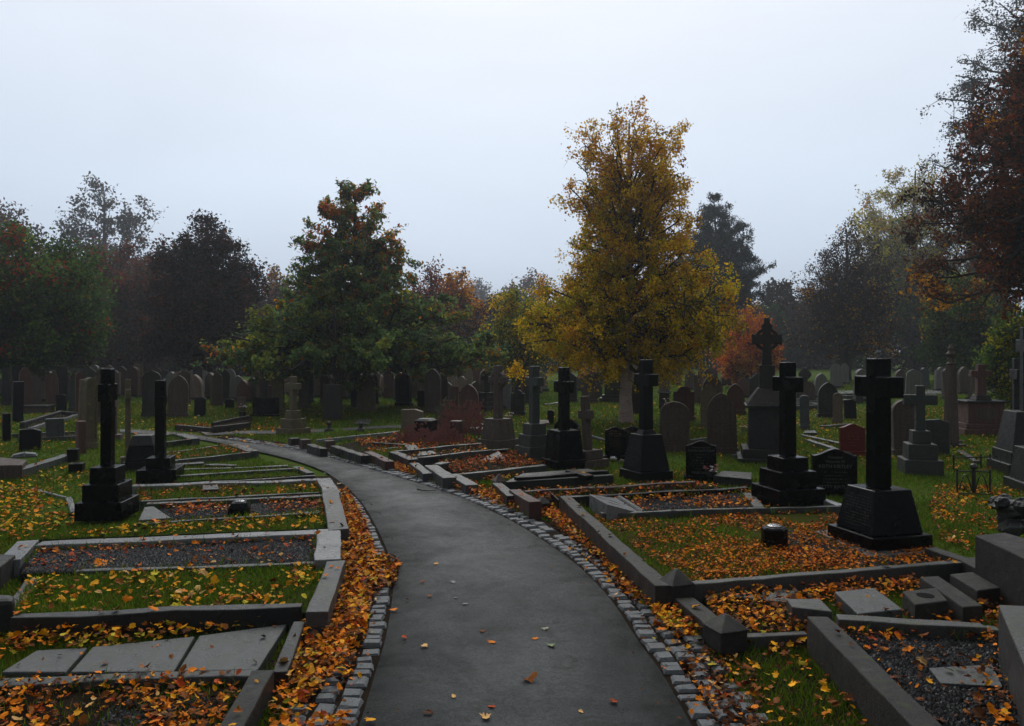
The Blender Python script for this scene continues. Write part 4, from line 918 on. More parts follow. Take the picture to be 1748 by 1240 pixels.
def headstone(kind, px, ytop, ybase, wpx, mat, rz, label, D=None, thick=None, detail=2, tilt=(0, 0), group=None, name='headstone', cat='headstone'):
    p = P(px, ybase) if D is None else at(px, D)
    D = p.y; H = (ybase - ytop) / F * D if not (D and ytop < 0) else 1
    H = max(.15, zof(ytop, D))
    # photographed width includes the turned thickness
    w = wpx / F * D; t = thick or min(.16, max(.07, w * .22)); a = abs(rz)
    w = max(.12, (w - t * math.sin(a)) / max(.25, math.cos(a)))
    ln = random.Random(int(px * 3 + ytop)); tilt = (tilt[0] + ln.gauss(0, .022), tilt[1] + ln.gauss(0, .022)); rz += ln.gauss(0, .06)
    o = thing(name, label, cat, p + Vector((0, t * .6, 0)), rz, group, tilt)
    z0 = 0.0
    if detail >= 2 and kind in ('lancet', 'round', 'gable', 'shoulder') and H > .5:
        MB().box(w * 1.12, t * 1.7, -.04, .11).build('plinth', M[mat], o, .01); z0 = .112
    else: z0 = -.03
    out = [(x, max(z, 0) + z0 if i < 2 else z) for i, (x, z) in enumerate(outline(kind, w, H))]
    out[0] = (out[0][0], z0); out[1] = (out[1][0], z0)
    MB().plate(out, -t / 2, t / 2).build('slab', M[mat], o, min(.012, t * .15))
    if detail >= 2 and kind in ('lancet', 'round', 'shoulder', 'gable'):
        zc = H * .55; k = .80
        inn = [(x * k, zc + (z - zc) * (.86 if z > zc else .9)) for x, z in out]
        MB().ring(out, inn, -t / 2 - .018, -t / 2 + .004).build('moulding', M[mat], o)
        letter_rows(MB(), random.Random(int(px)), w * .5, H * .35, H * .62, 5, -t / 2 - .001, None, .5).build('inscription', M['letterdim'], o)
    return o

HS = headstone
# modern black stones with lettering
def modern(label, px, ytop, ybase, wpx, rz, kind, big, mat='letterwhite', D=None):
    p = P(px, ybase); D = p.y; H = zof(ytop, D); w = wpx / F * D; t = .085; w = (w - t * math.sin(abs(rz))) / math.cos(rz)
    o = thing('headstone', label, 'headstone', p + Vector((0, .05, 0)), rz)
    MB().box(w * 1.14, .26, -.03, .065).build('plinth', M['black'], o, .006)
    MB().plate([(x, z if i > 1 else .066) for i, (x, z) in enumerate(outline(kind, w, H))], -t / 2, t / 2).build('slab', M['black'], o, .004)
    return o, w, H, -t / 2 - .001
o, w, H, y = modern('black wavy topped headstone with white lettering between the two biggest crosses', 1427, 767, 846, 74, math.radians(-6), 'wavy', 1)
z = font_lines(o, [('Treasured', .62), ('Memories Of', .62), ('KEITH KIRTLEY', .88)], .062, H - .075, y, M['letterwhite'])
letter_rows(MB(), random.Random(1), w * .7, z - .16, z - .005, 4, y, None, .45, .001).build('inscription', M['letterdim'], o)
z = font_lines(o, [('BETTY KIRTLEY', .85)], .062, z - .165, y, M['letterwhite'])
letter_rows(MB(), random.Random(2), w * .6, z - .10, z - .005, 2, y, None, .4, .001).build('inscription', M['letterdim'], o)
o, w, H, y = modern('black wavy topped headstone with white lettering and a posy at its foot', 1198, 753, 821, 52, math.radians(-10), 'wavy', 1)
z = font_lines(o, [('In loving memory of', .5), ('JASON ANTHONY', .72)], .056, H - .07, y, M['letterwhite'])
letter_rows(MB(), random.Random(4), w * .62, z - .22, z, 6, y, None, .5, .001).build('inscription', M['letterwhite'], o)
z = font_lines(o, [('MARGARET', .8)], .056, z - .225, y, M['letterwhite'])
letter_rows(MB(), random.Random(5), w * .5, z - .14, z, 4, y, None, .45, .001).build('inscription', M['letterdim'], o)
o, w, H, y = modern('black headstone with gold lettering and pebbles in front, just right of the birch foot', 1051, 729, 785, 36, math.radians(-8), 'wavy', 1)
letter_rows(MB(), random.Random(6), w * .6, H * .68, H * .90, 3, y, None, .65, .001, .2).build('inscription', M['lettergold'], o)
letter_rows(MB(), random.Random(7), w * .66, H * .36, H * .66, 6, y, None, .4, .001).build('inscription', M['lettergold'], o)
o, w, H, y = modern('second black headstone with faint gold lettering, tucked behind the black cross pedestal', 1080, 728, 776, 34, math.radians(-8), 'wavy', 1)
letter_rows(MB(), random.Random(8), w * .6, H * .45, H * .86, 6, y, None, .5, .001).build('inscription', M['lettergold'], o)
o, w, H, y = modern('wide black headstone with a shiny straight top beyond the potted flowers', 453, 679, 712, 45, math.radians(-4), 'square', 1)
letter_rows(MB(), random.Random(10), w * .6, H * .2, H * .6, 5, y, None, .4, .001).build('inscription', M['letterdim'], o)
o, w, H, y = modern('round topped black headstone crowded with white lettering behind the small brown cross', 968, 715, 775, 46, math.radians(-28), 'round', 1)
letter_rows(MB(), random.Random(12), w * .72, H * .15, H * .74, 11, y, None, .55, .001, .15).build('inscription', M['letterwhite'], o)
o, w, H, y = modern('dark red polished headstone with arched top and faint gold lettering', 1457, 724, 777, 42, math.radians(-6), 'wavy', 1)
for c_ in o.children: c_.data.materials[0] = M['redpol']
letter_rows(MB(), random.Random(13), w * .5, H * .25, H * .75, 5, y, None, .4, .001).build('inscription', M['lettergold'], o)

R = math.radians
# far left
HS('gable', 27, 623, 692, 12, 'greydark', R(30), 'narrow grey gabled headstone near the far left edge under the maple')
HS('lancet', 10, 626, 694, 12, 'greydark', R(20), 'grey pointed headstone closest to the left edge under the maple')
HS('lancet', 42, 627, 704, 17, 'red', R(40), 'reddish pointed headstone with a finial look, left of the maple trunk')
HS('lancet', 60, 641, 692, 16, 'brown', R(30), 'brown lancet headstone behind the low chest tomb on the left')
HS('lancet', 88, 636, 692, 19, 'red', R(25), 'reddish brown lancet headstone right of the chest tomb')
HS('square', 106, 626, 686, 16, 'dark', R(15), 'tall square dark headstone behind the small shiny topped black one')
HS('slant', 103, 673, 703, 17, 'blackdull', R(20), 'small black headstone with a shiny sloping top at the end of the slanting kerb', detail=0)
HS('lancet', 124, 645, 703, 14, 'greygreen', R(35), 'grey leaning headstone just left of the tall pale stones')
HS('lancet', 135, 634, 712, 13, 'red', R(45), 'red topped narrow headstone beside the tall edge-on pale stones')
HS('round', 148, 645, 768, 20, 'lichen', R(62), 'tall pale lichened headstone seen nearly edge-on beside the tallest left cross', thick=.12)
HS('square', 136, 648, 724, 9, 'tan', R(60), 'thin sandy upright stone with a white lit top left of the tallest cross', detail=0)
HS('gable', 166, 641, 722, 16, 'brown', R(30), 'brown headstone directly behind the tallest left cross')
HS('square', 194, 633, 664, 13, 'greylight', R(5), 'pale square far monument seen right of the tallest left cross', detail=0)
HS('square', 6, 706, 754, 15, 'blackdull', R(40), 'black headstone with sloping grey top at the left edge', detail=0, thick=.14)
HS('slant', 45, 733, 770, 37, 'blackdull', R(28), 'squat black headstone with a stepped lid near the left edge', detail=0, thick=.18)
HS('square', 93, 714, 752, 28, 'slate', R(25), 'tilted pale grey slab standing beside the red brown pillar', detail=0, tilt=(.12, -.03))
HS('square', 131, 720, 777, 20, 'red', R(40), 'short red brown sandstone pillar with a pale cap', detail=0, thick=.2)
HS('square', 23, 652, 722, 24, 'blackdull', R(35), 'bulky black upright monument near the left edge', detail=0, thick=.25)
HS('square', 235, 622, 664, 14, 'lichen', R(10), 'far yellow lichened stone between the two black left crosses', detail=0)
t = thing('chest_tomb', 'low grey topped chest tomb beneath the maple', 'tomb', P(60, 705), .1); MB().box(.75, .5, 0, .16).build('chest', M['brown'], t, .01); MB().box(.82, .56, .161, .2).build('lid', M['greydark'], t, .01)
monument('cross_monument', 'thin yellow lichened cross seen edge-on and leaning between the black left crosses', 'cross', (232, 792), .0, 'L', .2, math.radians(118), [(1, .1)], (.13, 1.22, 1.0, .14, .2, .10), 'lichen', tilt=(.0, .03))
monument('cross_monument', 'small lichened cross on a block between the tallest cross and the thin leaning one', 'cross', (206, 752), .0, 'L', .26, math.radians(105), [(1, .1)], (.12, .86, .66, .12, .18, .12), 'brown')
# between the left crosses and the lone brown cross
HS('round', 257, 634, 713, 30, 'dark', R(12), 'broad dark round topped headstone just left of the shorter black cross')
HS('lancet', 281, 631, 676, 17, 'greygreen', R(10), 'grey arched headstone peeping over the broad dark round one')
HS('lancet', 301, 641, 713, 33, 'brown', R(14), 'large brown gothic headstone with lit right edge beside the shorter black cross')
HS('shoulder', 313, 632, 690, 20, 'brown', R(20), 'brown headstone behind the large gothic one')
HS('gable', 337, 622, 682, 16, 'dark', R(8), 'dark pointed headstone under the copper beech')
HS('slant', 340, 678, 711, 19, 'blackdull', R(12), 'small black headstone with white flower at its foot', detail=0)
HS('round', 363, 645, 692, 11, 'lichen', R(20), 'narrow headstone thick with yellow lichen', detail=0)
HS('lancet', 371, 636, 694, 17, 'brown', R(20), 'brown arched headstone overlapping the yellow lichened one')
HS('lancet', 381, 631, 690, 18, 'dark', R(14), 'dark lancet headstone right of the yellow lichened pair')
HS('slant', 391, 681, 698, 15, 'blackdull', R(10), 'tiny black headstone with sloping shiny top beside the pink one', detail=0)
HS('square', 411, 678, 700, 15, 'tan', R(8), 'small pinkish square headstone left of the wide black one', detail=0)
HS('lancet', 437, 633, 680, 17, 'brown', R(4), 'grey brown lancet headstone standing behind the wide black headstone')
HS('lancet', 455, 637, 684, 16, 'dark', R(4), 'dark lancet headstone right of the grey brown one')
HS('square', 460, 658, 690, 7, 'red', R(0), 'thin pink stone post among the lancets', detail=0)
HS('lancet', 475, 638, 706, 20, 'lichen', R(-5), 'yellowish lancet headstone left of the lone brown cross')
HS('lancet', 500, 637, 690, 13, 'red', R(0), 'reddish lancet headstone behind the head of the lone brown cross')
HS('lancet', 519, 637, 698, 21, 'brown', R(-22), 'dark reddish lancet headstone right of the lone brown cross')
HS('lancet', 529, 635, 688, 13, 'greydark', R(-20), 'slim dark lancet headstone hiding behind its reddish neighbour')
HS('lancet', 555, 638, 690, 18, 'red', R(-10), 'red lancet headstone left of the bare sapling')
HS('square', 566, 657, 719, 33, 'dark', R(-12), 'big square soot streaked headstone beneath the bare sapling', thick=.16)
HS('lancet', 584, 639, 682, 16, 'red', R(-8), 'red lancet headstone between the square streaked stone and the oak trunk')
HS('lancet', 624, 636, 704, 32, 'lichen', R(-8), 'broad lichened gothic headstone just right of the oak trunk')
HS('lancet', 639, 639, 690, 14, 'dark', R(-10), 'slim dark headstone overlapped by the broad lichened one')
HS('gable', 664, 632, 680, 18, 'red', R(-5), 'red gabled headstone under the right side of the oak')
HS('lancet', 689, 637, 694, 28, 'blackdull', R(-24), 'near black lancet headstone with pale right edge')
HS('lancet', 711, 632, 680, 18, 'brown', R(-14), 'brown lancet headstone right of the near black one')
HS('lancet', 739, 630, 706, 29, 'brown', R(-12), 'tall brown lancet headstone on a wide plinth')
HS('lancet', 759, 640, 688, 16, 'red', R(-20), 'red brown lancet headstone half behind the tall one on a wide plinth')
HS('square', 720, 667, 696, 16, 'blackdull', R(-6), 'small black square headstone left of the tall brown lancet', detail=0)
HS('square', 776, 659, 712, 14, 'red', R(-10), 'narrow red stone left of the low gothic headstone', detail=0)
HS('lancet', 802, 656, 714, 34, 'red', R(-8), 'dark red gothic headstone behind the rusty dead stems')
HS('slant', 703, 699, 737, 40, 'tan', R(-16), 'tilted sandstone slab with a pale top behind the black block', detail=0, thick=.13)
HS('square', 863, 648, 700, 22, 'greylight', R(-20), 'pale gabled stone behind the sandstone wheel cross', detail=0)
HS('shoulder', 884, 666, 710, 24, 'dark', R(-15), 'dark shouldered headstone left of the green grey cross')
HS('slant', 911, 693, 727, 15, 'blackdull', R(-12), 'small black headstone with pink flowers right of the green grey cross', detail=0)
HS('round', 905, 640, 690, 22, 'dark', R(-10), 'dark round headstone behind the green grey cross head')
HS('slant', 940, 700, 724, 12, 'blackdull', R(-12), 'small black stone left of the plain black cross shaft', detail=0)
HS('gable', 976, 636, 687, 20, 'dark', R(-18), 'dark gabled headstone with a pale right slope left of the birch')
HS('lancet', 1007, 638, 688, 27, 'brown', R(-8), 'brown lancet headstone between the gabled one and the tall dark monument')
HS('lancet', 1020, 635, 680, 16, 'greygreen', R(-6), 'grey lancet headstone behind the brown one left of the birch')
HS('square', 1086, 648, 707, 20, 'dark', R(-8), 'dark square headstone just right of the birch trunk')
HS('round', 1152, 686, 772, 51, 'brown', R(-10), 'massive brown round topped headstone right of the lettered cross pedestal')
HS('shoulder', 1168, 660, 719, 36, 'red', R(-12), 'red shouldered headstone behind the massive round topped one')
HS('square', 1134, 670, 700, 18, 'dark', R(-8), 'dark headstone with pink flowers behind the black cross', detail=0)
HS('lancet', 1216, 640, 702, 34, 'brown', R(-10), 'tall arched brown headstone at the back of the gothic cluster')
HS('lancet', 1212, 657, 732, 30, 'lichen', R(-12), 'mossy lichened arch in the middle of the gothic cluster')
HS('lancet', 1235, 671, 777, 50, 'brown', R(-10), 'large gothic headstone with a pale central scroll in front of its cluster')
HS('lancet', 1258, 655, 708, 30, 'red', R(-16), 'dark red arched headstone at the right of the gothic cluster')
HS('gable', 1294, 637, 704, 28, 'greygreen', R(-14), 'grey gabled headstone with a round emblem left of the ringed cross')
HS('square', 1192, 640, 690, 13, 'brown', R(-6), 'tall narrow pinkish stone pillar left of the gothic cluster', detail=0)
HS('round', 1376, 675, 735, 17, 'slate', R(-18), 'smooth grey blue arched stone right of the stepped black cross', thick=.10)
HS('lancet', 1416, 653, 714, 34, 'dark', R(-8), 'dark gothic headstone with reddish rim right of the grey blue arch')
HS('round', 1431, 671, 724, 17, 'tan', R(-20), 'narrow tan headstone overlapping the dark gothic one')
HS('slant', 1453, 682, 716, 20, 'blackdull', R(-10), 'small dark headstone right of the narrow tan one', detail=0)
HS('round', 1553, 683, 780, 48, 'brown', R(-10), 'broad brown round topped headstone behind the huge black cross', thick=.14)
HS('slant', 1601, 716, 776, 42, 'greygreen', R(-14), 'low grey headstone behind the shaft of the grey green cross', detail=0)
HS('square', 1468, 664, 690, 12, 'greydark', R(-6), 'small grey stone seen left of the huge black cross arm', detail=0)
# the tall gabled dark monument left of the birch
c = at(1047, 25.2); t = thing('gabled_monument', 'tall dark gabled monument with pale carved emblem left of the birch trunk', 'monument', c, R(-10))
MB().box(.86, .6, 0, .13).build('step', M['dark'], t, .015); MB().box(.70, .46, .131, .22).build('step', M['dark'], t, .012)
MB().box(.52, .36, .221, 1.12).build('body', M['dark'], t, .012)
MB().plate([(-.33, 1.121), (.33, 1.121), (.33, 1.18), (0, 1.40), (-.33, 1.18)], -.22, .22).build('gable_roof', M['greydark'], t, .01)
MB().plate([(-.1, .86), (.1, .86), (.1, 1.08), (-.1, 1.08)], -.205, -.18).build('emblem', M['greylight'], t, .01)
for s in (-1, 1): MB().lathe([(.035, .23), (.03, .3), (.03, 1.05), (.04, 1.1)], 8, s * .24, -.2).build('column', M['greydark'], t)
# far rows, too small and dim to tell apart
rr = random.Random(99)
def row(n, x0, x1, D0, D1, mats, label, group):
    for i in range(n):
        D = rr.uniform(D0, D1); px = x0 + (x1 - x0) * (i + rr.uniform(.2, .8)) / n; h = rr.uniform(.6, 1.08); w = rr.uniform(.34, .54)
        k = rr.choice(('lancet', 'lancet', 'round', 'gable', 'shoulder'))
        o = thing('headstone', label, 'headstone', at(px, D), R(rr.uniform(-24, 24)), group, (rr.gauss(0, .03), rr.gauss(0, .03)))
        MB().plate([(x, z if j > 1 else -.03) for j, (x, z) in enumerate(outline(k, w, h, 5))], -.07, .07).build('slab', M[rr.choice(mats)], o)
        MB().box(w * 1.15, .24, -.04, .1).build('plinth', M['dark'], o)
row(38, 2, 420, 24.5, 33, ('rowstone', 'rowstone', 'rowgrey', 'red', 'brown'), 'small dim headstone in the far rows under the left trees', 'far headstones under the left trees')
row(44, 425, 930, 24.5, 33, ('rowstone', 'rowstone', 'rowgrey', 'red', 'brown'), 'small dim headstone in the far rows below the oak boughs', 'far headstones below the oak')
row(18, 960, 1300, 27, 38, ('rowstone', 'brown', 'red'), 'small dim headstone in the far rows beyond the birch', 'far headstones beyond the birch')
row(18, 1345, 1745, 24, 38, ('rowgrey', 'brown', 'brown', 'greygreen'), 'small dim headstone in the far rows under the right trees', 'far headstones under the right trees')
# ------------------------------------------------------------------ vases, flowers, railing and other small things
def vase_block(label, px, py, z0, w, h, rz, octa=False, lidmat='silver', mat='black'):
    z0 *= K; p = P(px, py, z0); t = thing('flower_vase', label, 'vase', p, rz)
    if octa: MB().lathe([(w * .5, 0), (w * .54, h * .12), (w * .54, h * .9), (w * .44, h)], 8).build('body', M[mat], t, .004)
    else: MB().frustum(w, w, 0, w, w, h * .55).frustum(w * 1.02, w * 1.02, h * .551, w * .66, w * .66, h).build('body', M[mat], t, .004)
    r = w * (.30 if octa else .24)
    lid = MB().lathe([(r, h + .001), (r, h + .008), (r * .7, h + .016), (.002, h + .019)], 16).build('perforated_lid', M[lidmat], t)
    hl = MB()
    for k, rr_ in ((6, .38), (10, .72)):
        for i in range(k):
            a = 2 * math.pi * i / k; zz = h + (.018 if rr_ < .5 else .0155)
            hl.add([(r * rr_ * math.cos(a) + .007 * math.cos(b), r * rr_ * math.sin(a) + .007 * math.sin(b), zz) for b in [math.pi / 3 * j for j in range(6)]], [tuple(range(6))])
    hl.build('holes', M['hole'], lid)
    return t
vase_block('square black flower vase with perforated silver lid in the left gravel grave', 409, 878, .10, .20, .12, .25)
vase_block('faceted black flower vase with silver lid in the large orange leaved grave', 1322, 934, .17, .185, .16, .4, True)
t = quad_block('vase_block', 'square dark vase block with a round hole beside the worn tablet', 'vase', [(1540, 1009), (1562, 1032), (1618, 1025), (1598, 1003)], .27, .08, 'kerbwall')
MB().lathe([(.05, .19 * K + .0012), (.05, .19 * K + .0022)], 20).build('hole', M['hole'], t)
for lab, px, py, w, h in (('black cube vase with a pale rimmed hole on the left lawn', 131, 806, .17, .12), ('black square block just above the cube vase on the left lawn', 125, 790, .14, .20)):
    t = thing('vase_block', lab, 'vase', P(px, py), .3); MB().box(w, w, 0, h).build('body', M['blackdull'], t, .006); MB().lathe([(w * .3, h + .0005), (w * .3, h + .003)], 14).build('hole', M['hole'], t)
# open stone book on the left
p = P(42, 782); t = thing('stone_book', 'small white open stone book lying on the grass at left', 'book', p, .5)
MB().box(.34, .26, 0, .04).build('base', M['slate'], t, .006)
for s in (-1, 1): MB().prism([(s * .15, -.1, .041), (s * .005, -.1, .041), (s * .005, .1, .041), (s * .15, .1, .041)][::s], [(s * .15, -.1, .06), (s * .005, -.1, .085), (s * .005, .1, .085), (s * .15, .1, .06)][::s]).build('page', M['greylight'], t, .004)
# sloped scroll tablet in the gravel grave
v = [P(1006, 858, .18), P(1036, 876, .18), P(1096, 871, .18), P(1056, 846, .18)]
loc = sum(v, Vector()) / 4; loc.z = .11
t = thing('scroll_tablet', 'pale grey sloping scroll shaped tablet with rolled edge among orange leaves', 'tablet', loc)
top = [q_ - loc for q_ in v]
for q_, dz in zip(top, (.15, .15, .04, .04)): q_.z = dz
MB().prism([Vector((q_.x, q_.y, -.02)) for q_ in top], top).build('slab', M['greylight'], t, .006)
MB().tube([top[2] + Vector((.01, 0, -.005)), top[3] + Vector((.01, 0, -.005))], .035, 12).build('rolled_edge', M['greydark'], t)
# black stepped block among dead stems
t = thing('stepped_monument', 'black stepped monument base with a pale flat top among the dead stems', 'tomb', P(727, 752), R(-20))
MB().box(.55, .45, 0, .12).build('step', M['blackdull'], t, .01); MB().box(.32, .30, .121, .36).build('block', M['blackdull'], t, .01); MB().frustum(.32, .3, .361, .22, .2, .40).build('cap', M['greydark'], t, .006)
t = thing('stone_stump', 'rough red stone stump beside the rusty dead stems', 'stone', P(779, 757), R(-15)); MB().frustum(.24, .2, -.02, .20, .17, .40).build('stump', M['redkerb'], t, .02)
quad_block('stone_slab', 'flat pale slab lying right of the red stump', 'slab', [(802, 731), (832, 734), (828, 724), (812, 722)], .2, 0, 'slate')
quad_block('bench_slab', 'pinkish flat slab between the green grey cross and the plain black cross', 'slab', [(908, 722), (938, 722), (936, 717), (908, 717)], .16, 0, 'tan')
quad_block('ledger_tomb', 'low black tomb with a grey ledger top left of the stepped black cross', 'tomb', [(1218, 812), (1283, 818), (1284, 807), (1234, 804)], .17, 0, 'greydark')
quad_block('flat_stone', 'low dark flat stone beyond the red polished headstone', 'slab', [(1372, 739), (1395, 739), (1392, 735), (1374, 735)], .12, 0, 'greydark')
t = thing('stone_stump', 'low dark finial stump on the grass beyond the cross path, left one', 'stone', P(562, 737), .2); MB().lathe([(.11, 0), (.09, .05), (.04, .08), (.03, .12), (.055, .15), (.05, .19), (.01, .21)], 10).build('finial', M['dark'], t)
t = thing('stone_stump', 'low dark finial stump on the grass beyond the cross path, right one', 'stone', P(616, 737), .2); MB().lathe([(.11, 0), (.09, .05), (.04, .08), (.03, .12), (.055, .14), (.05, .17), (.01, .19)], 10).build('finial', M['dark'], t)
quad_block('flat_stone', 'flat grey slab in the grass behind the two finial stumps', 'slab', [(604, 723), (630, 724), (634, 716), (612, 715)], .05, 0, 'slate')
grave('dark kerbed grave with black rails in front of the wide black headstone', [(302, 726, 366, 731, .10, .14, 'dark'), (364, 729, 425, 722, .10, .2, 'dark'), (364, 722, 425, 710, .08, .18, 'dark')], ([(364, 729), (425, 722), (430, 711), (364, 720)], .1, 'soil'))
# scattered kerbs and low graves in the right distance
for i, (a, b_) in enumerate((((1250, 778, 1310, 772), 'low pale kerb in the grass behind the ledger top tomb'), ((1380, 752, 1450, 775), 'thin pale kerb slanting towards the red polished headstone'), ((1370, 742, 1440, 757), 'low grey kerb beside the grey blue arched stone'), ((1402, 727, 1446, 724), 'dark kerb at the foot of the narrow tan headstone'), ((1480, 738, 1500, 752), 'short grey kerb just right of the red polished headstone'), ((1640, 770, 1668, 788), 'slanting grey kerb left of the right edge crosses'), ((1600, 756, 1640, 752), 'grey kerb behind the obelisk foot'), ((1000, 742, 1036, 752), 'pale kerb in the lawn left of the gold lettered headstone'), ((1180, 752, 1212, 748), 'dark kerb behind the gothic cluster'), ((930, 690, 962, 686), 'pale kerb far off between two crosses'))):
    grave(b_, [(*a, .09, .08, 'grey')], None, name='kerb_stone', cat='kerb')
for D, px, w, lab in ((24, 1392, .9, 'far low grave with yellow leaves right of the stepped cross'), (27, 1470, 1.1, 'far low grave under the right trees behind the huge cross'), (22, 1350, .8, 'far low grave seen behind the stepped cross steps')):
    c = at(px, D); t = thing('kerbed_grave', lab, 'grave', c, R(14))
    for s in (-1, 1): MB().box(2.0, .1, -.02, .14, 0, s * w / 2).build('kerb', M['grey'], t, .01); MB().box(.1, w - .1, -.02, .142, s * .95, 0).build('kerb', M['grey'], t, .01)
    MB().box(1.8, w - .1, -.02, .07).build('grave_bed', M['soil'], t)
# flowers
def flowers(label, px, py, mats, r=.09, z0=0, n=16, pot=None, seed=1, h=.14):
    q = random.Random(seed); p = P(px, py, z0); t = thing('flower_bunch', label, 'flowers', p)
    zb = 0
    if pot: MB().lathe([(.07, 0), (.085, .14), (.09, .15), (.06, .152)], 12).build('pot', M[pot], t); zb = .15
    st = MB(); by = {}
    for i in range(n):
        a = q.uniform(0, 6.28); d = r * math.sqrt(q.random()); z = zb + h * q.uniform(.6, 1.1)
        c = (d * math.cos(a), d * math.sin(a), z); st.tube([(c[0] * .3, c[1] * .3, zb - .01), (c[0] * .8, c[1] * .8, z * .6 + zb * .4), c], .003, 4)
        m_ = q.choice(mats); f = by.setdefault(m_, MB())
        for k in range(6):
            b_ = k * 1.047 + q.random(); e = q.uniform(.014, .024)
            f.add([c, (c[0] + e * math.cos(b_ - .5), c[1] + e * math.sin(b_ - .5), c[2] + .012), (c[0] + e * 1.5 * math.cos(b_), c[1] + e * 1.5 * math.sin(b_), c[2] + q.uniform(-.005, .014)), (c[0] + e * math.cos(b_ + .5), c[1] + e * math.sin(b_ + .5), c[2] + .012)], [(0, 1, 2, 3)])
        f.blob((c[0], c[1], c[2] + .006), .011, 1, i)
    st.build('stems', M['stem'], t)
    for m_, f in by.items(): f.build('blooms', M[m_], t)
flowers('bright yellow flowers at the foot of the small brown cross', 984, 770, ['petalyellow'], .06, 0, 16, None, 1, .16)
flowers('white flowers in a dark pot before the wide black headstone', 414, 714, ['petalwhite', 'petalwhite', 'petalpink'], .10, .04, 18, 'blackdull', 2, .16)
flowers('posy of white and pink flowers at the foot of the black wavy headstone', 1213, 822, ['petalwhite', 'petalpink'], .08, 0, 18, None, 3, .20)
flowers('mixed pale flowers on the grass right of the gothic cluster', 1272, 738, ['petalwhite', 'petalyellow', 'petalpink'], .14, 0, 20, None, 4, .14)
flowers('pink flowers beside the small black headstone behind the green grey cross', 914, 727, ['petalpink'], .06, 0, 10, None, 5, .13)
flowers('red and white flowers behind the plain sandstone stones left of the cross', 869, 722, ['petalpink', 'petalwhite'], .1, 0, 14, None, 6, .2)
flowers('small white and pink flowers left of the massive round topped headstone', 1138, 702, ['petalwhite', 'petalpink'], .1, 0, 12, None, 7, .3)
for lab, px, py, r_, m_ in (('white heart shaped stone before the gold lettered headstone', 1047, 786, .055, 'white'), ('pale oval pebble left of the white heart stone', 1031, 784, .045, 'tan'), ('pale oval pebble right of the white heart stone', 1062, 790, .045, 'tan'), ('small white ornament before the wide black headstone', 468, 711, .04, 'white'), ('small white ornament at the foot of the small black headstone', 339, 711, .035, 'white')):
    t = thing('pebble', lab, 'pebble', P(px, py)); MB().blob((0, 0, r_ * .5), r_, .6, int(px), 10, 7).build('stone', M[m_], t, smooth=True)
# ornamental iron railing
t = thing('iron_railing', 'rusty wrought iron grave railing with arched hoops on the right lawn', 'railing', P(1660, 846), 0)
o_ = P(1660, 846); A, B, C_ = P(1634, 846) - o_, P(1662, 845) - o_, P(1690, 847) - o_
H_ = .30
for q_ in (A, B, C_): MB().tube([q_, q_ + Vector((0, 0, H_))], .011 if q_ is not B else .022, 8).build('post', M['iron'], t)
MB().blob((B.x, B.y, H_ + .02), .04, .9, 3, 10, 6).build('knob', M['iron'], t, smooth=True)
for p0, p1 in ((A, B), (B, C_)):
    for z_ in (.02, H_ - .03): MB().tube([p0 + Vector((0, 0, z_)), p1 + Vector((0, 0, z_))], .008, 6).build('rail', M['iron'], t)
    MB().tube([p0.lerp(p1, .08 + .84 * i / 12) + Vector((0, 0, .03 + .2 * math.sin(math.pi * i / 12))) for i in range(13)], .007, 6).build('hoop', M['iron'], t)
for z_, x0, y0, x1, y1 in ((.16, 1628, 802, 1690, 800), (.05, 1640, 806, 1684, 806)):
    p0, p1 = P(x0, y0), P(x1, y1)
    if z_ > .1:
        t2 = thing('iron_rail', 'plain thin iron rail behind the hooped railing', 'railing', p0); d_ = p1 - p0
        MB().tube([(0, 0, .16), d_ + Vector((0, 0, .16))], .009, 6).build('rail', M['iron'], t2)
        for q_ in (Vector((0, 0, 0)), d_ * .75, d_): MB().tube([q_, q_ + Vector((0, 0, .2))], .01, 6).build('post', M['iron'], t2)
# broken carved urn at the right edge
c = P(1762, 922, .1); c.y += .25; t = thing('broken_urn', 'broken dark carved stone urn at the right edge above the chest tomb', 'urn', c, .4)
MB().blob((0, 0, .08), .14, .7, 8, 9, 6).build('foot', M['greydark'], t)
mb = MB().blob((0, 0, .20), .15, .55, 11, 11, 7)
for i in range(6): mb.blob((.13 * math.cos(i * 1.05), .13 * math.sin(i * 1.05), .24 + .02 * (i % 2)), .06, .9, i, 8, 5)
mb.build('scrolled_bowl', M['greydark'], t)
MB().blob((-.1, -.06, .06), .08, .8, 5).build('fragment', M['greygreen'], t)
# dead rusty stems (a plant) around the red stone
def stems(label, px, py, n, h, spread, seed, mat='redstem', cat='plant'):
    q = random.Random(seed); t = thing('dry_plant', label, cat, P(px, py)); mb = MB(); lf = MB()
    for i in range(n):
        a, d = q.uniform(0, 6.28), spread * math.sqrt(q.random()); x, y = d * math.cos(a), d * math.sin(a) * .5; hh = h * q.uniform(.5, 1)
        pts = [(x, y, 0), (x + q.uniform(-.04, .04), y, hh * .4), (x + q.uniform(-.1, .1), y + q.uniform(-.05, .05), hh * .75), (x + q.uniform(-.16, .16), y + q.uniform(-.08, .08), hh)]
        mb.tube(pts, [.005, .004, .003, .002], 4)
        for k in range(14):
            f = q.uniform(.25, 1); z = hh * f; cx_ = x + q.uniform(-.10, .10); cy_ = y + q.uniform(-.06, .06); e = q.uniform(.012, .03)
            lf.add([(cx_ - e, cy_, z), (cx_, cy_ - e * .4, z - e * 1.4), (cx_ + e, cy_, z + e * .3), (cx_, cy_ + e * .3, z + e)], [(0, 1, 2, 3)])
    mb.build('stems', M[mat], t); lf.build('leaves', M[mat], t)
stems('rusty dead stems in front of the dark red gothic headstone', 792, 750, 46, .75, .42, 1)
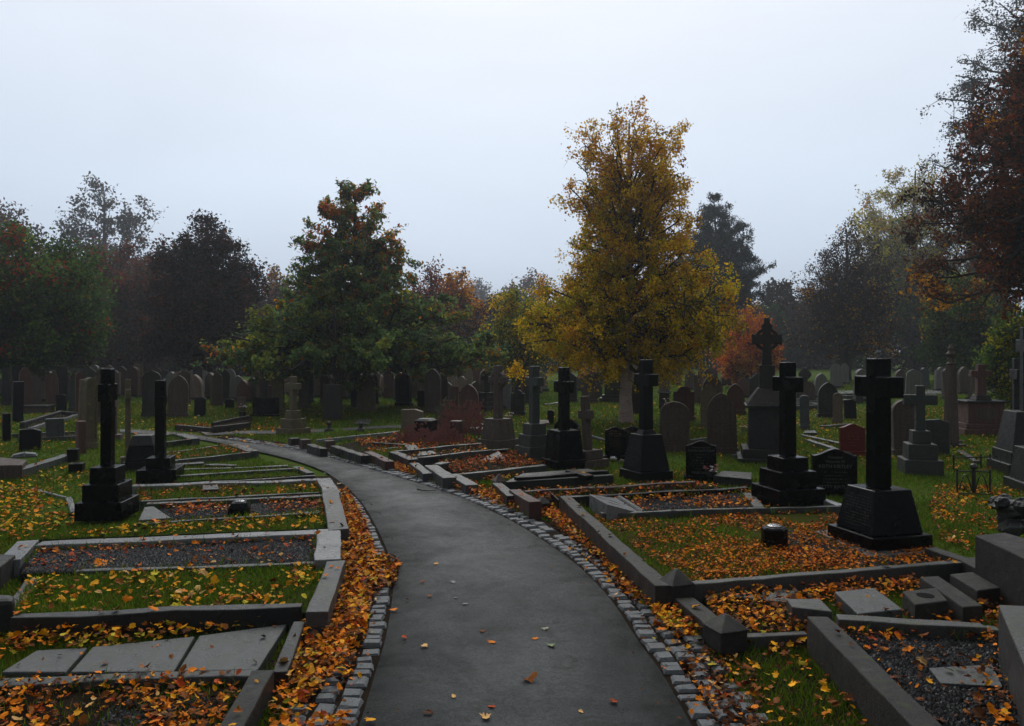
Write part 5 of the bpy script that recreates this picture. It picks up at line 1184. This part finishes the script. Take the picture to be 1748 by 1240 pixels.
stems('dead reddish stems around the black stepped monument base', 735, 762, 34, .42, .5, 2)
stems('dry yellowing stems left of the red stone stump', 761, 745, 16, .8, .14, 3, 'stem')
# ------------------------------------------------------------------ loose leaves, blades, gravel
def inside(poly, pts):
    x, y = pts[:, 0], pts[:, 1]; c = np.zeros(len(pts), bool); n = len(poly)
    for i in range(n):
        x1, y1 = poly[i]; x2, y2 = poly[(i + 1) % n]
        k = ((y1 > y) != (y2 > y)) & (x < (x2 - x1) * (y - y1) / (y2 - y1 + 1e-12) + x1); c ^= k
    return c
def sample(poly, n, rng):
    poly = np.asarray(poly); lo, hi = poly.min(0), poly.max(0); out = []
    while sum(map(len, out)) < n:
        p = rng.uniform(lo, hi, (max(200, n), 2)); out.append(p[inside(poly, p)])
    return np.concatenate(out)[:n]
def area(poly):
    x, y = np.asarray(poly).T; return abs(np.dot(x, np.roll(y, -1)) - np.dot(y, np.roll(x, -1))) / 2
LEAF = []
for k in range(5):
    q = np.random.default_rng(k + 40); nv = 11; a = np.linspace(-np.pi * .92, np.pi * .92, nv)
    lob = [1, .55, .95, .6, 1.0, 1.15, 1.0, .6, .95, .55, 1] if k < 3 else [.35, .55, .75, .9, 1.05, 1.25, 1.05, .9, .75, .55, .35]
    r = np.array(lob) * q.uniform(.9, 1.1, nv) * .5; sx_ = 1 if k < 3 else .62
    xy = np.stack([r * np.cos(a), r * np.sin(a) * sx_], -1)
    LEAF.append(np.concatenate([[[-.12, 0]], xy]))
def leaf_mesh(name, pos, size, col, rng, tilt=.35, curl=.5):
    Vs, Fs, Ts, n0 = [], [], [], 0
    var = rng.integers(0, len(LEAF), len(pos))
    for k in range(len(LEAF)):
        i = np.where(var == k)[0]; n = len(i)
        if not n: continue
        L2 = LEAF[k]; m = len(L2)
        cu = rng.uniform(-curl, curl * 1.6, (n, 1)); cv = rng.uniform(-curl, curl, (n, 1))
        X = np.repeat(L2[None, :, 0], n, 0); Y = np.repeat(L2[None, :, 1], n, 0)
        Z = cu * Y ** 2 * 2 + cv * X ** 2 * 1.2 + np.where(np.arange(m) == 0, -.03, 0) + rng.normal(0, .03, (n, m))
        pts = np.stack([X, Y, Z], -1) * size[i][:, None, None]
        a = rng.uniform(0, 2 * np.pi, n); ca, sa = np.cos(a)[:, None], np.sin(a)[:, None]
        tx, ty = rng.normal(0, tilt, n)[:, None], rng.normal(0, tilt, n)[:, None]
        y2 = pts[..., 1] * np.cos(tx) - pts[..., 2] * np.sin(tx); z2 = pts[..., 1] * np.sin(tx) + pts[..., 2] * np.cos(tx)
        x3 = pts[..., 0] * np.cos(ty) + z2 * np.sin(ty); z3 = -pts[..., 0] * np.sin(ty) + z2 * np.cos(ty)
        V = np.stack([x3 * ca - y2 * sa, x3 * sa + y2 * ca, z3], -1)
        V[..., 2] -= V[..., 2].min(1, keepdims=True) * .7
        V += pos[i][:, None]
        b = (np.arange(n) * m)[:, None, None] + n0
        tri = np.stack([np.zeros(m - 2, int), np.arange(1, m - 1), np.arange(2, m)], -1)[None] + b
        Vs.append(V.reshape(-1, 3)); Fs.append(tri.reshape(-1, 3)); Ts.append(np.repeat(col[i], m, 0) * rng.uniform(.8, 1.15, (n * m, 1))); n0 += n * m
    return np_mesh(name, np.concatenate(Vs), np.concatenate(Fs), M['leaf'], None, tint=np.concatenate(Ts))
LO, LG, LB, LR, LP, LD, LY = (.70, .195, .006), (.74, .33, .010), (.22, .070, .012), (.42, .065, .012), (.68, .40, .14), (.075, .026, .009), (.45, .36, .02)
DRIFT = ((LO, 7), (LG, 3.5), (LB, 3.5), (LR, 1.6), (LP, .8), (LD, 2), (LY, .8))
RUST = ((LO, 5), (LB, 4), (LD, 3), (LG, .7), (LR, 1), (LP, .2))
RUSTRED = ((LR, 4), (LO, 3), (LB, 3), (LD, 2), (LP, .3))
LAWNL = ((LG, 4), (LY, 3), (LO, 2), (LB, 2), (LP, .5))
L_pos, L_siz, L_col = [], [], []
def litter(poly, dens, pal, size=.07, z=0.0, pile=0.0, seed=0, patch=0.0, edge=None):
    rng = np.random.default_rng(seed + 500); n = int(area(poly) * dens * 3.2); z *= K; size *= .70
    if n < 1: return
    p = sample(poly, n, rng)
    if patch:
        f = np.sin(p[:, 0] * 5.1 + seed) * np.sin(p[:, 1] * 4.3 + seed * 2) + .6 * np.sin(p[:, 0] * 11 + 1) * np.sin(p[:, 1] * 9.0)
        p = p[f > rng.normal(patch - .6, .35, len(p))]
    n = len(p); zz = z + rng.random(n) ** 1.5 * pile + .004
    L_pos.append(np.concatenate([p, zz[:, None]], 1)); L_siz.append(size * rng.uniform(.45, 1.0, n) * (1 + .6 * (rng.random(n) < .16))); L_col.append(pick(rng, pal, n) * rng.uniform(.6, 1.25, (n, 1)))
def pxpoly(pts, z=0.0): return np.array([P(x, y, z * K)[:2] for x, y in pts])
# drifts beside the path
litter(pxpoly([(560, 1060), (578, 960), (582, 870), (570, 838), (600, 852), (625, 900), (640, 950), (682, 968), (676, 1000), (636, 1020), (620, 1100), (560, 1175), (500, 1215), (470, 1180), (515, 1075)]), 850, DRIFT, .066, .02, .06, 1)
litter(pxpoly([(470, 1180), (500, 1130), (560, 1150), (610, 1060), (600, 1240), (585, 1330), (440, 1330)]), 420, DRIFT, .07, .015, .05, 2, .25)
litter(pxpoly([(1150, 1010), (1135, 1000), (1000, 905), (960, 865), (900, 868), (935, 890), (1020, 960), (1080, 1030), (1105, 1045)]), 800, DRIFT, .06, .02, .05, 3)
litter(pxpoly([(1105, 1040), (1160, 1040), (1230, 1090), (1222, 1100), (1150, 1092), (1118, 1075)]), 900, ((LG, 5), (LO, 4), (LB, 2), (LY, 1), (LR, 1)), .065, .02, .07, 4)
litter(pxpoly([(1140, 1100), (1240, 1110), (1290, 1160), (1330, 1330), (1250, 1330), (1205, 1220), (1165, 1140)]), 420, ((LB, 4), (LD, 5), (LO, 1.5), (LR, 1), (LP, .6), (LG, .6)), .06, .008, .03, 5)
litter(pxpoly([(530, 765), (640, 790), (700, 800), (780, 825), (860, 850), (960, 885), (900, 882), (820, 855), (760, 832), (690, 810), (600, 782)]), 620, ((LO, 4), (LR, 3), (LG, 3), (LB, 2), (LP, .4)), .062, .02, .07, 6)
litter(pxpoly([(560, 835), (582, 850), (610, 890), (585, 880)]), 500, DRIFT, .06, .01, .04, 7)
litter(pxpoly([(380, 752), (520, 763), (560, 772), (470, 762)]), 120, DRIFT, .06, .01, .02, 8)
litter(pxpoly([(280, 729), (480, 735), (480, 732), (300, 726)]), 150, RUSTRED, .07, .01, .04, 9)
for k_, q_ in enumerate(([(560, 1060), (578, 960), (582, 870), (625, 900), (640, 950), (682, 968), (676, 1000), (636, 1020), (600, 1120), (515, 1170), (515, 1075)], [(1140, 1005), (1000, 905), (960, 865), (935, 890), (1080, 1030)], [(1105, 1040), (1160, 1040), (1230, 1090), (1150, 1092)])):
    litter(pxpoly(q_), 700, ((LB, 3), (LD, 6)), .06, .004, .02, 90 + k_)      # older brown leaves matted underneath
litter(pxpoly([(20, 1145), (440, 1142), (490, 1066), (60, 1110)], .05), 11, ((LB, 3), (LD, 3), (LO, 1)), .05, .078, .003, 94)
litter(pxpoly([(612, 1240), (660, 1080), (664, 950), (619, 860), (650, 860), (700, 960), (700, 1240)]), 7, ((LB, 3), (LD, 4), (LO, 1)), .03, .03, .002, 95)
litter(pxpoly([(1182, 1240), (1087, 1090), (986, 965), (880, 893), (840, 893), (940, 970), (1040, 1100), (1100, 1240)]), 7, ((LB, 3), (LD, 4), (LO, 1)), .03, .03, .002, 96)
litter(pxpoly([(1182, 1240), (1131, 1150), (1087, 1090), (1040, 1020), (986, 965), (931, 925), (960, 930), (1020, 965), (1080, 1020), (1130, 1090), (1190, 1160), (1260, 1240)]), 40, DRIFT + ((LD, 3),), .05, .035, .01, 97)
litter(pxpoly([(585, 1240), (625, 1150), (640, 1080), (655, 1000), (645, 950), (620, 890), (600, 890), (630, 1000), (600, 1100), (560, 1200)]), 70, DRIFT + ((LD, 3),), .05, .035, .015, 98)
# on and inside the graves
litter(pxpoly([(-70, 1172), (428, 1156), (362, 1275), (-70, 1275)], .1), 620, RUST + ((LG, 1.5), (LP, .3)), .055, .105, .05, 11, .2)
litter(pxpoly([(150, 1106), (500, 1058), (505, 1045), (30, 1066), (10, 1100)], .08), 420, ((LG, 4), (LY, 2), (LB, 2), (LD, 2), (LO, 1.5)), .066, .05, .06, 12)
litter(pxpoly([(-60, 1140), (30, 1120), (60, 1095), (-60, 1090)], .05), 300, DRIFT, .06, .03, .05, 13)
litter(pxpoly([(50, 988), (565, 967), (536, 1044), (20, 1050)], .12), 120, LAWNL + ((LP, .6),), .07, .135, .03, 14, .1)
litter(pxpoly([(40, 978), (70, 930), (540, 912), (545, 960)], .13), 75, ((LB, 3), (LR, 2), (LO, 2), (LP, .8)), .06, .135, .02, 15, .2)
litter(pxpoly([(55, 936), (545, 914), (545, 924), (55, 948)], .13), 160, ((LB, 3), (LR, 2), (LO, 2), (LP, .8)), .06, .135, .03, 16)
litter(pxpoly([(225, 896), (562, 874), (556, 902), (62, 922)], .1), 90, LAWNL, .075, .11, .02, 17)
litter(pxpoly([(270, 868), (562, 850), (565, 872), (300, 880)], .1), 330, RUSTRED + ((LP, 1),), .06, .105, .04, 18, .35)
litter(pxpoly([(230, 834), (546, 826), (556, 842), (240, 858)], .12), 170, RUST, .06, .125, .04, 19, .35)
litter(pxpoly([(290, 775), (396, 760), (428, 771), (284, 788)], .09), 110, RUST, .06, .1, .03, 20, .3)
litter(pxpoly([(-30, 830), (60, 830), (118, 855), (130, 900), (40, 925), (-60, 940)]), 95, LAWNL, .085, .015, .03, 21, .1)
litter(pxpoly([(-40, 795), (200, 800), (230, 840), (120, 850), (-60, 830)]), 34, LAWNL, .075, .015, .02, 22, .1)
litter(pxpoly([(600, 752), (680, 742), (800, 748), (828, 760), (700, 774), (640, 777)], .08), 260, RUST + ((LR, 2),), .06, .085, .04, 23, .25)
litter(pxpoly([(676, 772), (821, 759), (838, 770), (707, 784)], .16), 90, RUST, .06, .165, .03, 24)
litter(pxpoly([(740, 793), (868, 771), (932, 793), (786, 810)], .11), 330, RUSTRED, .06, .115, .05, 25, .2)
litter(pxpoly([(780, 815), (860, 806), (900, 812), (846, 825)], .02), 200, DRIFT, .06, .02, .05, 26)
litter(pxpoly([(884, 841), (1002, 834), (1100, 828), (1186, 824), (1230, 832), (1000, 846), (918, 858)], .15), 260, RUST + ((LR, 1.5),), .055, .155, .04, 27)
litter(pxpoly([(1004, 850), (1276, 836), (1300, 866), (1030, 876)], .17), 230, RUST + ((LO, 2), (LG, .8)), .055, .175, .04, 28, .2)
litter(pxpoly([(1000, 884), (1030, 880), (1400, 871), (1600, 941), (1640, 962), (1185, 1000)], .17), 620, RUST + ((LO, 2),), .044, .172, .02, 29, .42)
litter(pxpoly([(1250, 925), (1480, 950), (1560, 962), (1200, 990), (1120, 950)], .17), 800, RUST + ((LO, 5), (LG, 1)), .038, .172, .035, 30)
litter(pxpoly([(1195, 1006), (1410, 1022), (1380, 1080), (1264, 1086), (1225, 1066)], .08), 640, ((LB, 3), (LO, 3), (LG, 2), (LD, 3), (LY, .5)), .062, .085, .06, 31)
litter(pxpoly([(1360, 1000), (1560, 985), (1590, 1005), (1440, 1050), (1400, 1030)], .1), 420, RUST + ((LG, 1),), .058, .1, .05, 32)
litter(pxpoly([(1500, 1060), (1700, 1080), (1740, 1040), (1690, 1000), (1560, 1050)], .08), 300, RUST, .06, .09, .05, 33)
litter(pxpoly([(1416, 1066), (1690, 1082), (1790, 1275), (1606, 1275)], .16), 170, RUST + ((LD, 3), (LG, .5)), .06, .165, .03, 34, .35)
litter(pxpoly([(1416, 1066), (1690, 1082), (1700, 1100), (1440, 1090)], .16), 300, RUST + ((LG, 1.5),), .06, .165, .04, 35)
litter(pxpoly([(1260, 1095), (1376, 1088), (1560, 1275), (1330, 1330)]), 90, LAWNL + ((LB, 4), (LD, 3)), .065, .03, .03, 36)
litter(pxpoly([(1600, 830), (1748, 830), (1760, 900), (1660, 950), (1600, 920), (1585, 860)]), 210, RUST + LAWNL, .06, .012, .025, 37, .2)
litter(pxpoly([(1230, 700), (2100, 690), (2100, 830), (1250, 780)]), 24, LAWNL + ((LB, 3),), .07, .01, .02, 38)
litter(pxpoly([(640, 690), (1250, 690), (1250, 790), (900, 760)]), 12, LAWNL, .07, .01, .02, 39)
litter(pxpoly([(-400, 690), (640, 690), (540, 740), (0, 780), (-400, 840)]), 12, LAWNL, .07, .01, .02, 40)
for k, (px, py, z, n) in enumerate(((690, 752, .08, 30), (1100, 812, 0, 60), (1150, 815, 0, 80), (1240, 850, .17, 40))):
    q = P(px, py, z); litter(np.array([(q.x - .6, q.y - .3), (q.x + .6, q.y - .3), (q.x + .6, q.y + .3), (q.x - .6, q.y + .3)]), n, RUST, .06, z, .03, 60 + k)
for k, (p_, q_, w_, h_) in enumerate(KERBS):
    rng = np.random.default_rng(900 + k); L_ = (q_ - p_).length; n = rng.poisson(L_ * 2.2)
    if n and p_.y < 14:
        f = rng.random((n, 1)); c = np.array(p_)[None] * (1 - f) + np.array(q_)[None] * f; c[:, :2] += rng.normal(0, w_ * .25, (n, 2)); c[:, 2] = h_ + .006
        L_pos.append(c); L_siz.append(rng.uniform(.03, .065, n)); L_col.append(pick(rng, DRIFT, n) * rng.uniform(.6, 1.1, (n, 1)))
o = leaf_mesh('leaf_litter', np.concatenate(L_pos), np.concatenate(L_siz), np.concatenate(L_col), np.random.default_rng(3)); tag(o, 'drifts of orange, gold and brown fallen leaves along the path and in the graves', 'leaf litter', None, 'stuff')
# single leaves one can point to on the wet path
for i, (px, py, s, c_, lab) in enumerate(((903, 1162, .085, LB, 'curled rust brown leaf lying alone in the middle of the path, largest one'), (829, 1224, .06, LP, 'tan oval leaf at the bottom edge of the path'), (1047, 1197, .05, LR, 'red leaf low on the right half of the path'), (990, 1214, .035, LP, 'small pinkish leaf near the bottom right of the path'), (735, 1217, .06, LD, 'dark thin leaf flat on the path near its bottom edge'), (631, 1229, .055, LG, 'golden leaf at the bottom left edge of the asphalt'), (775, 1190, .04, LP, 'pale pink leaf left of the largest curled leaf'), (840, 1207, .04, LR, 'little red leaf between tan oval leaf and curled leaf'), (941, 1102, .055, (.27, .32, .16), 'pale green oval leaf on the right of the path'), (911, 1091, .05, LO, 'orange leaf just left of the pale green one'), (929, 1074, .045, (.34, .33, .24), 'whitish leaf above the pale green one'), (838, 1096, .05, LO, 'brown orange leaf in the middle of the path'), (823, 1078, .04, LB, 'small brown leaf just above the middle orange one'), (724, 1103, .05, LP, 'pale pink round leaf left of the path middle'), (688, 1087, .05, LR, 'reddish leaf near the left setts'), (733, 1018, .04, LB, 'small brown leaf further up the path on its left'), (722, 993, .035, LR, 'tiny red leaf further up the path'), (773, 993, .05, (.32, .32, .31), 'whitish twig like leaf upper middle of the path'), (776, 1020, .045, (.17, .17, .16), 'greyish leaf below the whitish twig like one'), (795, 1031, .04, (.32, .32, .31), 'small white leaf right of the greyish one'), (675, 1041, .07, LO, 'orange leaf touching the left setts'), (745, 962, .05, LP, 'pale leaf near the mossy patch of the path'), (580, 826, .09, (.4, .33, .2), 'cream leaf at the left of the bend'), (555, 808, .06, (.3, .3, .3), 'grey leaf at the far left of the bend'), (1128, 1078, .06, LO, 'orange leaf on the right setts beside the leaf drift'), (1218, 1138, .05, LY, 'pale yellow leaf at the edge of the right setts'))):
    q = np.random.default_rng(700 + i); p = P(px, py, .024)
    if px > 1100: p.z += .01
    o = leaf_mesh('fallen_leaf', np.zeros((1, 3)), np.array([s]), np.array([c_]), q, .06, .28 if i else .8); o.location = p; tag(o, lab, 'leaf', 'single leaves on the path')
# twig on the path
t = thing('fallen_twig', 'thin curved dark twig lying on the path near the right leaf drift', 'twig', P(712, 835, .03)); d_ = P(745, 837, .03) - P(712, 835, .03)
MB().tube([(0, 0, 0), d_ * .3 + Vector((0, -.06, 0)), d_ * .65 + Vector((0, -.07, 0)), d_], [.008, .007, .006, .004], 6).build('stick', M['bark'], t)
# gravel
def gravel(polys, seed=5):
    rng = np.random.default_rng(seed); ps, ss, bb = [], [], []
    for poly, z, dens, br in polys:
        n = int(area(poly) * dens); p = sample(poly, n, rng); ps.append(np.concatenate([p, np.full((n, 1), z * K)], 1)); ss.append(rng.uniform(.006, .016, n)); bb.append(np.full((n, 1), br))
    p = np.concatenate(ps); s = np.concatenate(ss); n = len(p)
    base = np.array([(1, 0, 0), (.3, .95, 0), (-.8, .6, 0), (-.8, -.6, 0), (.3, -.95, 0), (0, 0, .8), (0, 0, -.5)], float)
    V = base[None] * rng.uniform(.6, 1.3, (n, 7, 1)) * s[:, None, None]; a = rng.uniform(0, 6.28, n); ca, sa = np.cos(a)[:, None], np.sin(a)[:, None]
    V = np.stack([V[..., 0] * ca - V[..., 1] * sa, V[..., 0] * sa + V[..., 1] * ca, V[..., 2]], -1) + p[:, None]
    f = np.array([(i, (i + 1) % 5, 5) for i in range(5)] + [((i + 1) % 5, i, 6) for i in range(5)])
    Fq = (f[None] + (np.arange(n) * 7)[:, None, None]).reshape(-1, 3)
    c = rng.uniform(.010, .075, (n, 1)) ** 1.15 * np.concatenate(bb) * np.array([1, 1, 1.03])
    o = np_mesh('gravel', V.reshape(-1, 3), Fq, M['pebble'], None, tint=np.repeat(c, 7, 0)); tag(o, 'dark grey chippings covering several grave beds', 'gravel', None, 'stuff')
gravel([(pxpoly([(40, 978), (60, 932), (543, 912), (545, 960)], .13), .133, 6500, 1.0), (pxpoly([(245, 888), (270, 870), (562, 850), (565, 873)], .1), .103, 3500, .9), (pxpoly([(1040, 874), (1276, 840), (1298, 866)], .17), .173, 2500, .7),
        (pxpoly([(1416, 1066), (1690, 1082), (1790, 1275), (1606, 1275)], .16), .163, 5200, .42), (pxpoly([(200, 1200), (380, 1190), (360, 1275), (120, 1275)], .1), .103, 3000, .6), (pxpoly([(1350, 905), (1480, 950), (1600, 950), (1560, 970), (1300, 960)], .17), .173, 2200, .4)])
# grass blades
def grass():
    rng = np.random.default_rng(8); out = []
    # lawn: everywhere on the ground sheet but the path, thinning with distance
    n = 800000; D = 3.3 * (42 / 3.3) ** rng.random(n) ; px = rng.uniform(-420, 2170, n)
    X = (px - CX) / F * D; p = np.stack([X, D], -1)
    mid = (PL + PR) / 2; hw = np.linalg.norm(PL - PR, axis=1) / 2
    keep = np.ones(n, bool)
    pathpoly = np.concatenate([PL, PR[::-1]]); keep &= ~inside(pathpoly, p)
    for i0 in range(0, n, 60000):
        q = p[i0:i0 + 60000]; dd = np.linalg.norm(q[:, None] - mid[None, ::2], axis=2); j = dd.argmin(1); keep[i0:i0 + 60000] &= dd.min(1) > hw[::2][j] + .30
    keep &= ~inside(np.concatenate([resample(CA, 60), resample(CB, 60)[::-1]]), p)
    z = np.zeros(n); bed = np.zeros(n, int)
    for poly, zz, kind in BEDS:
        k = inside(poly, p); keep &= ~(k & (kind == 'gravel')); z[k] = zz; bed[k] = {'soil': 1, 'gravel': 3, 'grassbed': 2, 'moss': 4}[kind]
    keep &= ~((bed == 1) & (rng.random(n) > .10)); keep &= ~((bed == 4) & (rng.random(n) > .55) | (bed == 4) & (p[:, 0] > 2.0))
    patch = np.sin(p[:, 0] * 2.1 + 1) * np.sin(p[:, 1] * 1.7) + .5 * np.sin(p[:, 0] * 5.7) * np.sin(p[:, 1] * 6.1 + 2)
    keep &= rng.random(n) < np.clip(.75 + .35 * patch, .2, 1)
    p, z, D = p[keep], z[keep], D[keep]; patch = patch[keep]; tall = np.ones(len(p))
    # longer tufts the mower never reaches, along the foot of the kerbs
    ep, ez = [], []
    for p_, q_, w_, h_ in KERBS:
        m_ = int((q_ - p_).length * (130 if p_.y < 9 else 60))
        if p_.y > 16 or not m_: continue
        f = rng.random((m_, 1)); dr = np.array((q_ - p_).normalized())[:2]; nr = np.array([-dr[1], dr[0]])
        f = f[np.sin(f[:, 0] * 37 + p_.x * 9) * np.sin(f[:, 0] * 17) > -.25 + rng.normal(0, .2, m_)]
        c = np.array(p_)[None, :2] * (1 - f) + np.array(q_)[None, :2] * f + nr * (np.where(rng.random((len(f), 1)) < .5, -1, 1) * (w_ / 2 + np.abs(rng.normal(.012, .012, (len(f), 1)))))
        zz = np.zeros(len(c))
        for poly, zb, kind in BEDS: zz[inside(poly, c)] = zb
        ok = ~inside(pathpoly, c); ep.append(c[ok]); ez.append(zz[ok])
    ep, ez = np.concatenate(ep), np.concatenate(ez)
    p = np.concatenate([p, ep]); z = np.concatenate([z, ez]); D = np.concatenate([D, ep[:, 1]]); patch = np.concatenate([patch, np.zeros(len(ep))]); tall = np.concatenate([tall, np.full(len(ep), 1.9)]); n = len(p)
    h = rng.uniform(.016, .042, n) * (1 + .03 * D) * tall ; w = .0024 * (.6 + D * .28)
    a = rng.uniform(0, 6.28, n); d = np.stack([np.cos(a), np.sin(a)], -1); ln = rng.uniform(.2, 1.0, n)[:, None] * h[:, None]; b = rng.uniform(0, 6.28, n); lean = np.stack([np.cos(b), np.sin(b)], -1) * ln
    V = np.zeros((n, 3, 3)); V[:, 0, :2] = p - d * w[:, None]; V[:, 1, :2] = p + d * w[:, None]; V[:, 2, :2] = p + lean
    V[:, :2, 2] = (z - .006)[:, None]; V[:, 2, 2] = z + h
    cols = np.array([(.060, .130, .008), (.096, .165, .010), (.145, .175, .012), (.17, .12, .03)])
    c = cols[rng.choice(4, n, p=(.40, .34, .15, .11))] * rng.uniform(.6, 1.35, (n, 1)) * (1 + .15 * patch[:, None])
    o = np_mesh('grass', V.reshape(-1, 3), np.arange(n * 3).reshape(n, 3), M['blade'], None, tint=np.repeat(c, 3, 0)); tag(o, 'short damp green grass of the churchyard lawn', 'grass', None, 'stuff')
grass()
# ------------------------------------------------------------------ the damp air itself
if HAZE > 0:
    m = bpy.data.materials.new('damp_air'); m.use_nodes = True; nt = m.node_tree; nt.nodes.remove(nt.nodes['Principled BSDF'])
    v = nt.nodes.new('ShaderNodeVolumePrincipled'); v.inputs['Color'].default_value = (.86, .92, .97, 1); v.inputs['Density'].default_value = HAZE; v.inputs['Anisotropy'].default_value = HAZE_G
    nt.links.new(v.outputs[0], nt.nodes['Material Output'].inputs['Volume'])
    o = MB().box(1000, 1000, -1.6, 40, 0, 440).build('haze', m); o['kind'] = 'stuff'; o['label'] = 'thin damp autumn mist filling the air'
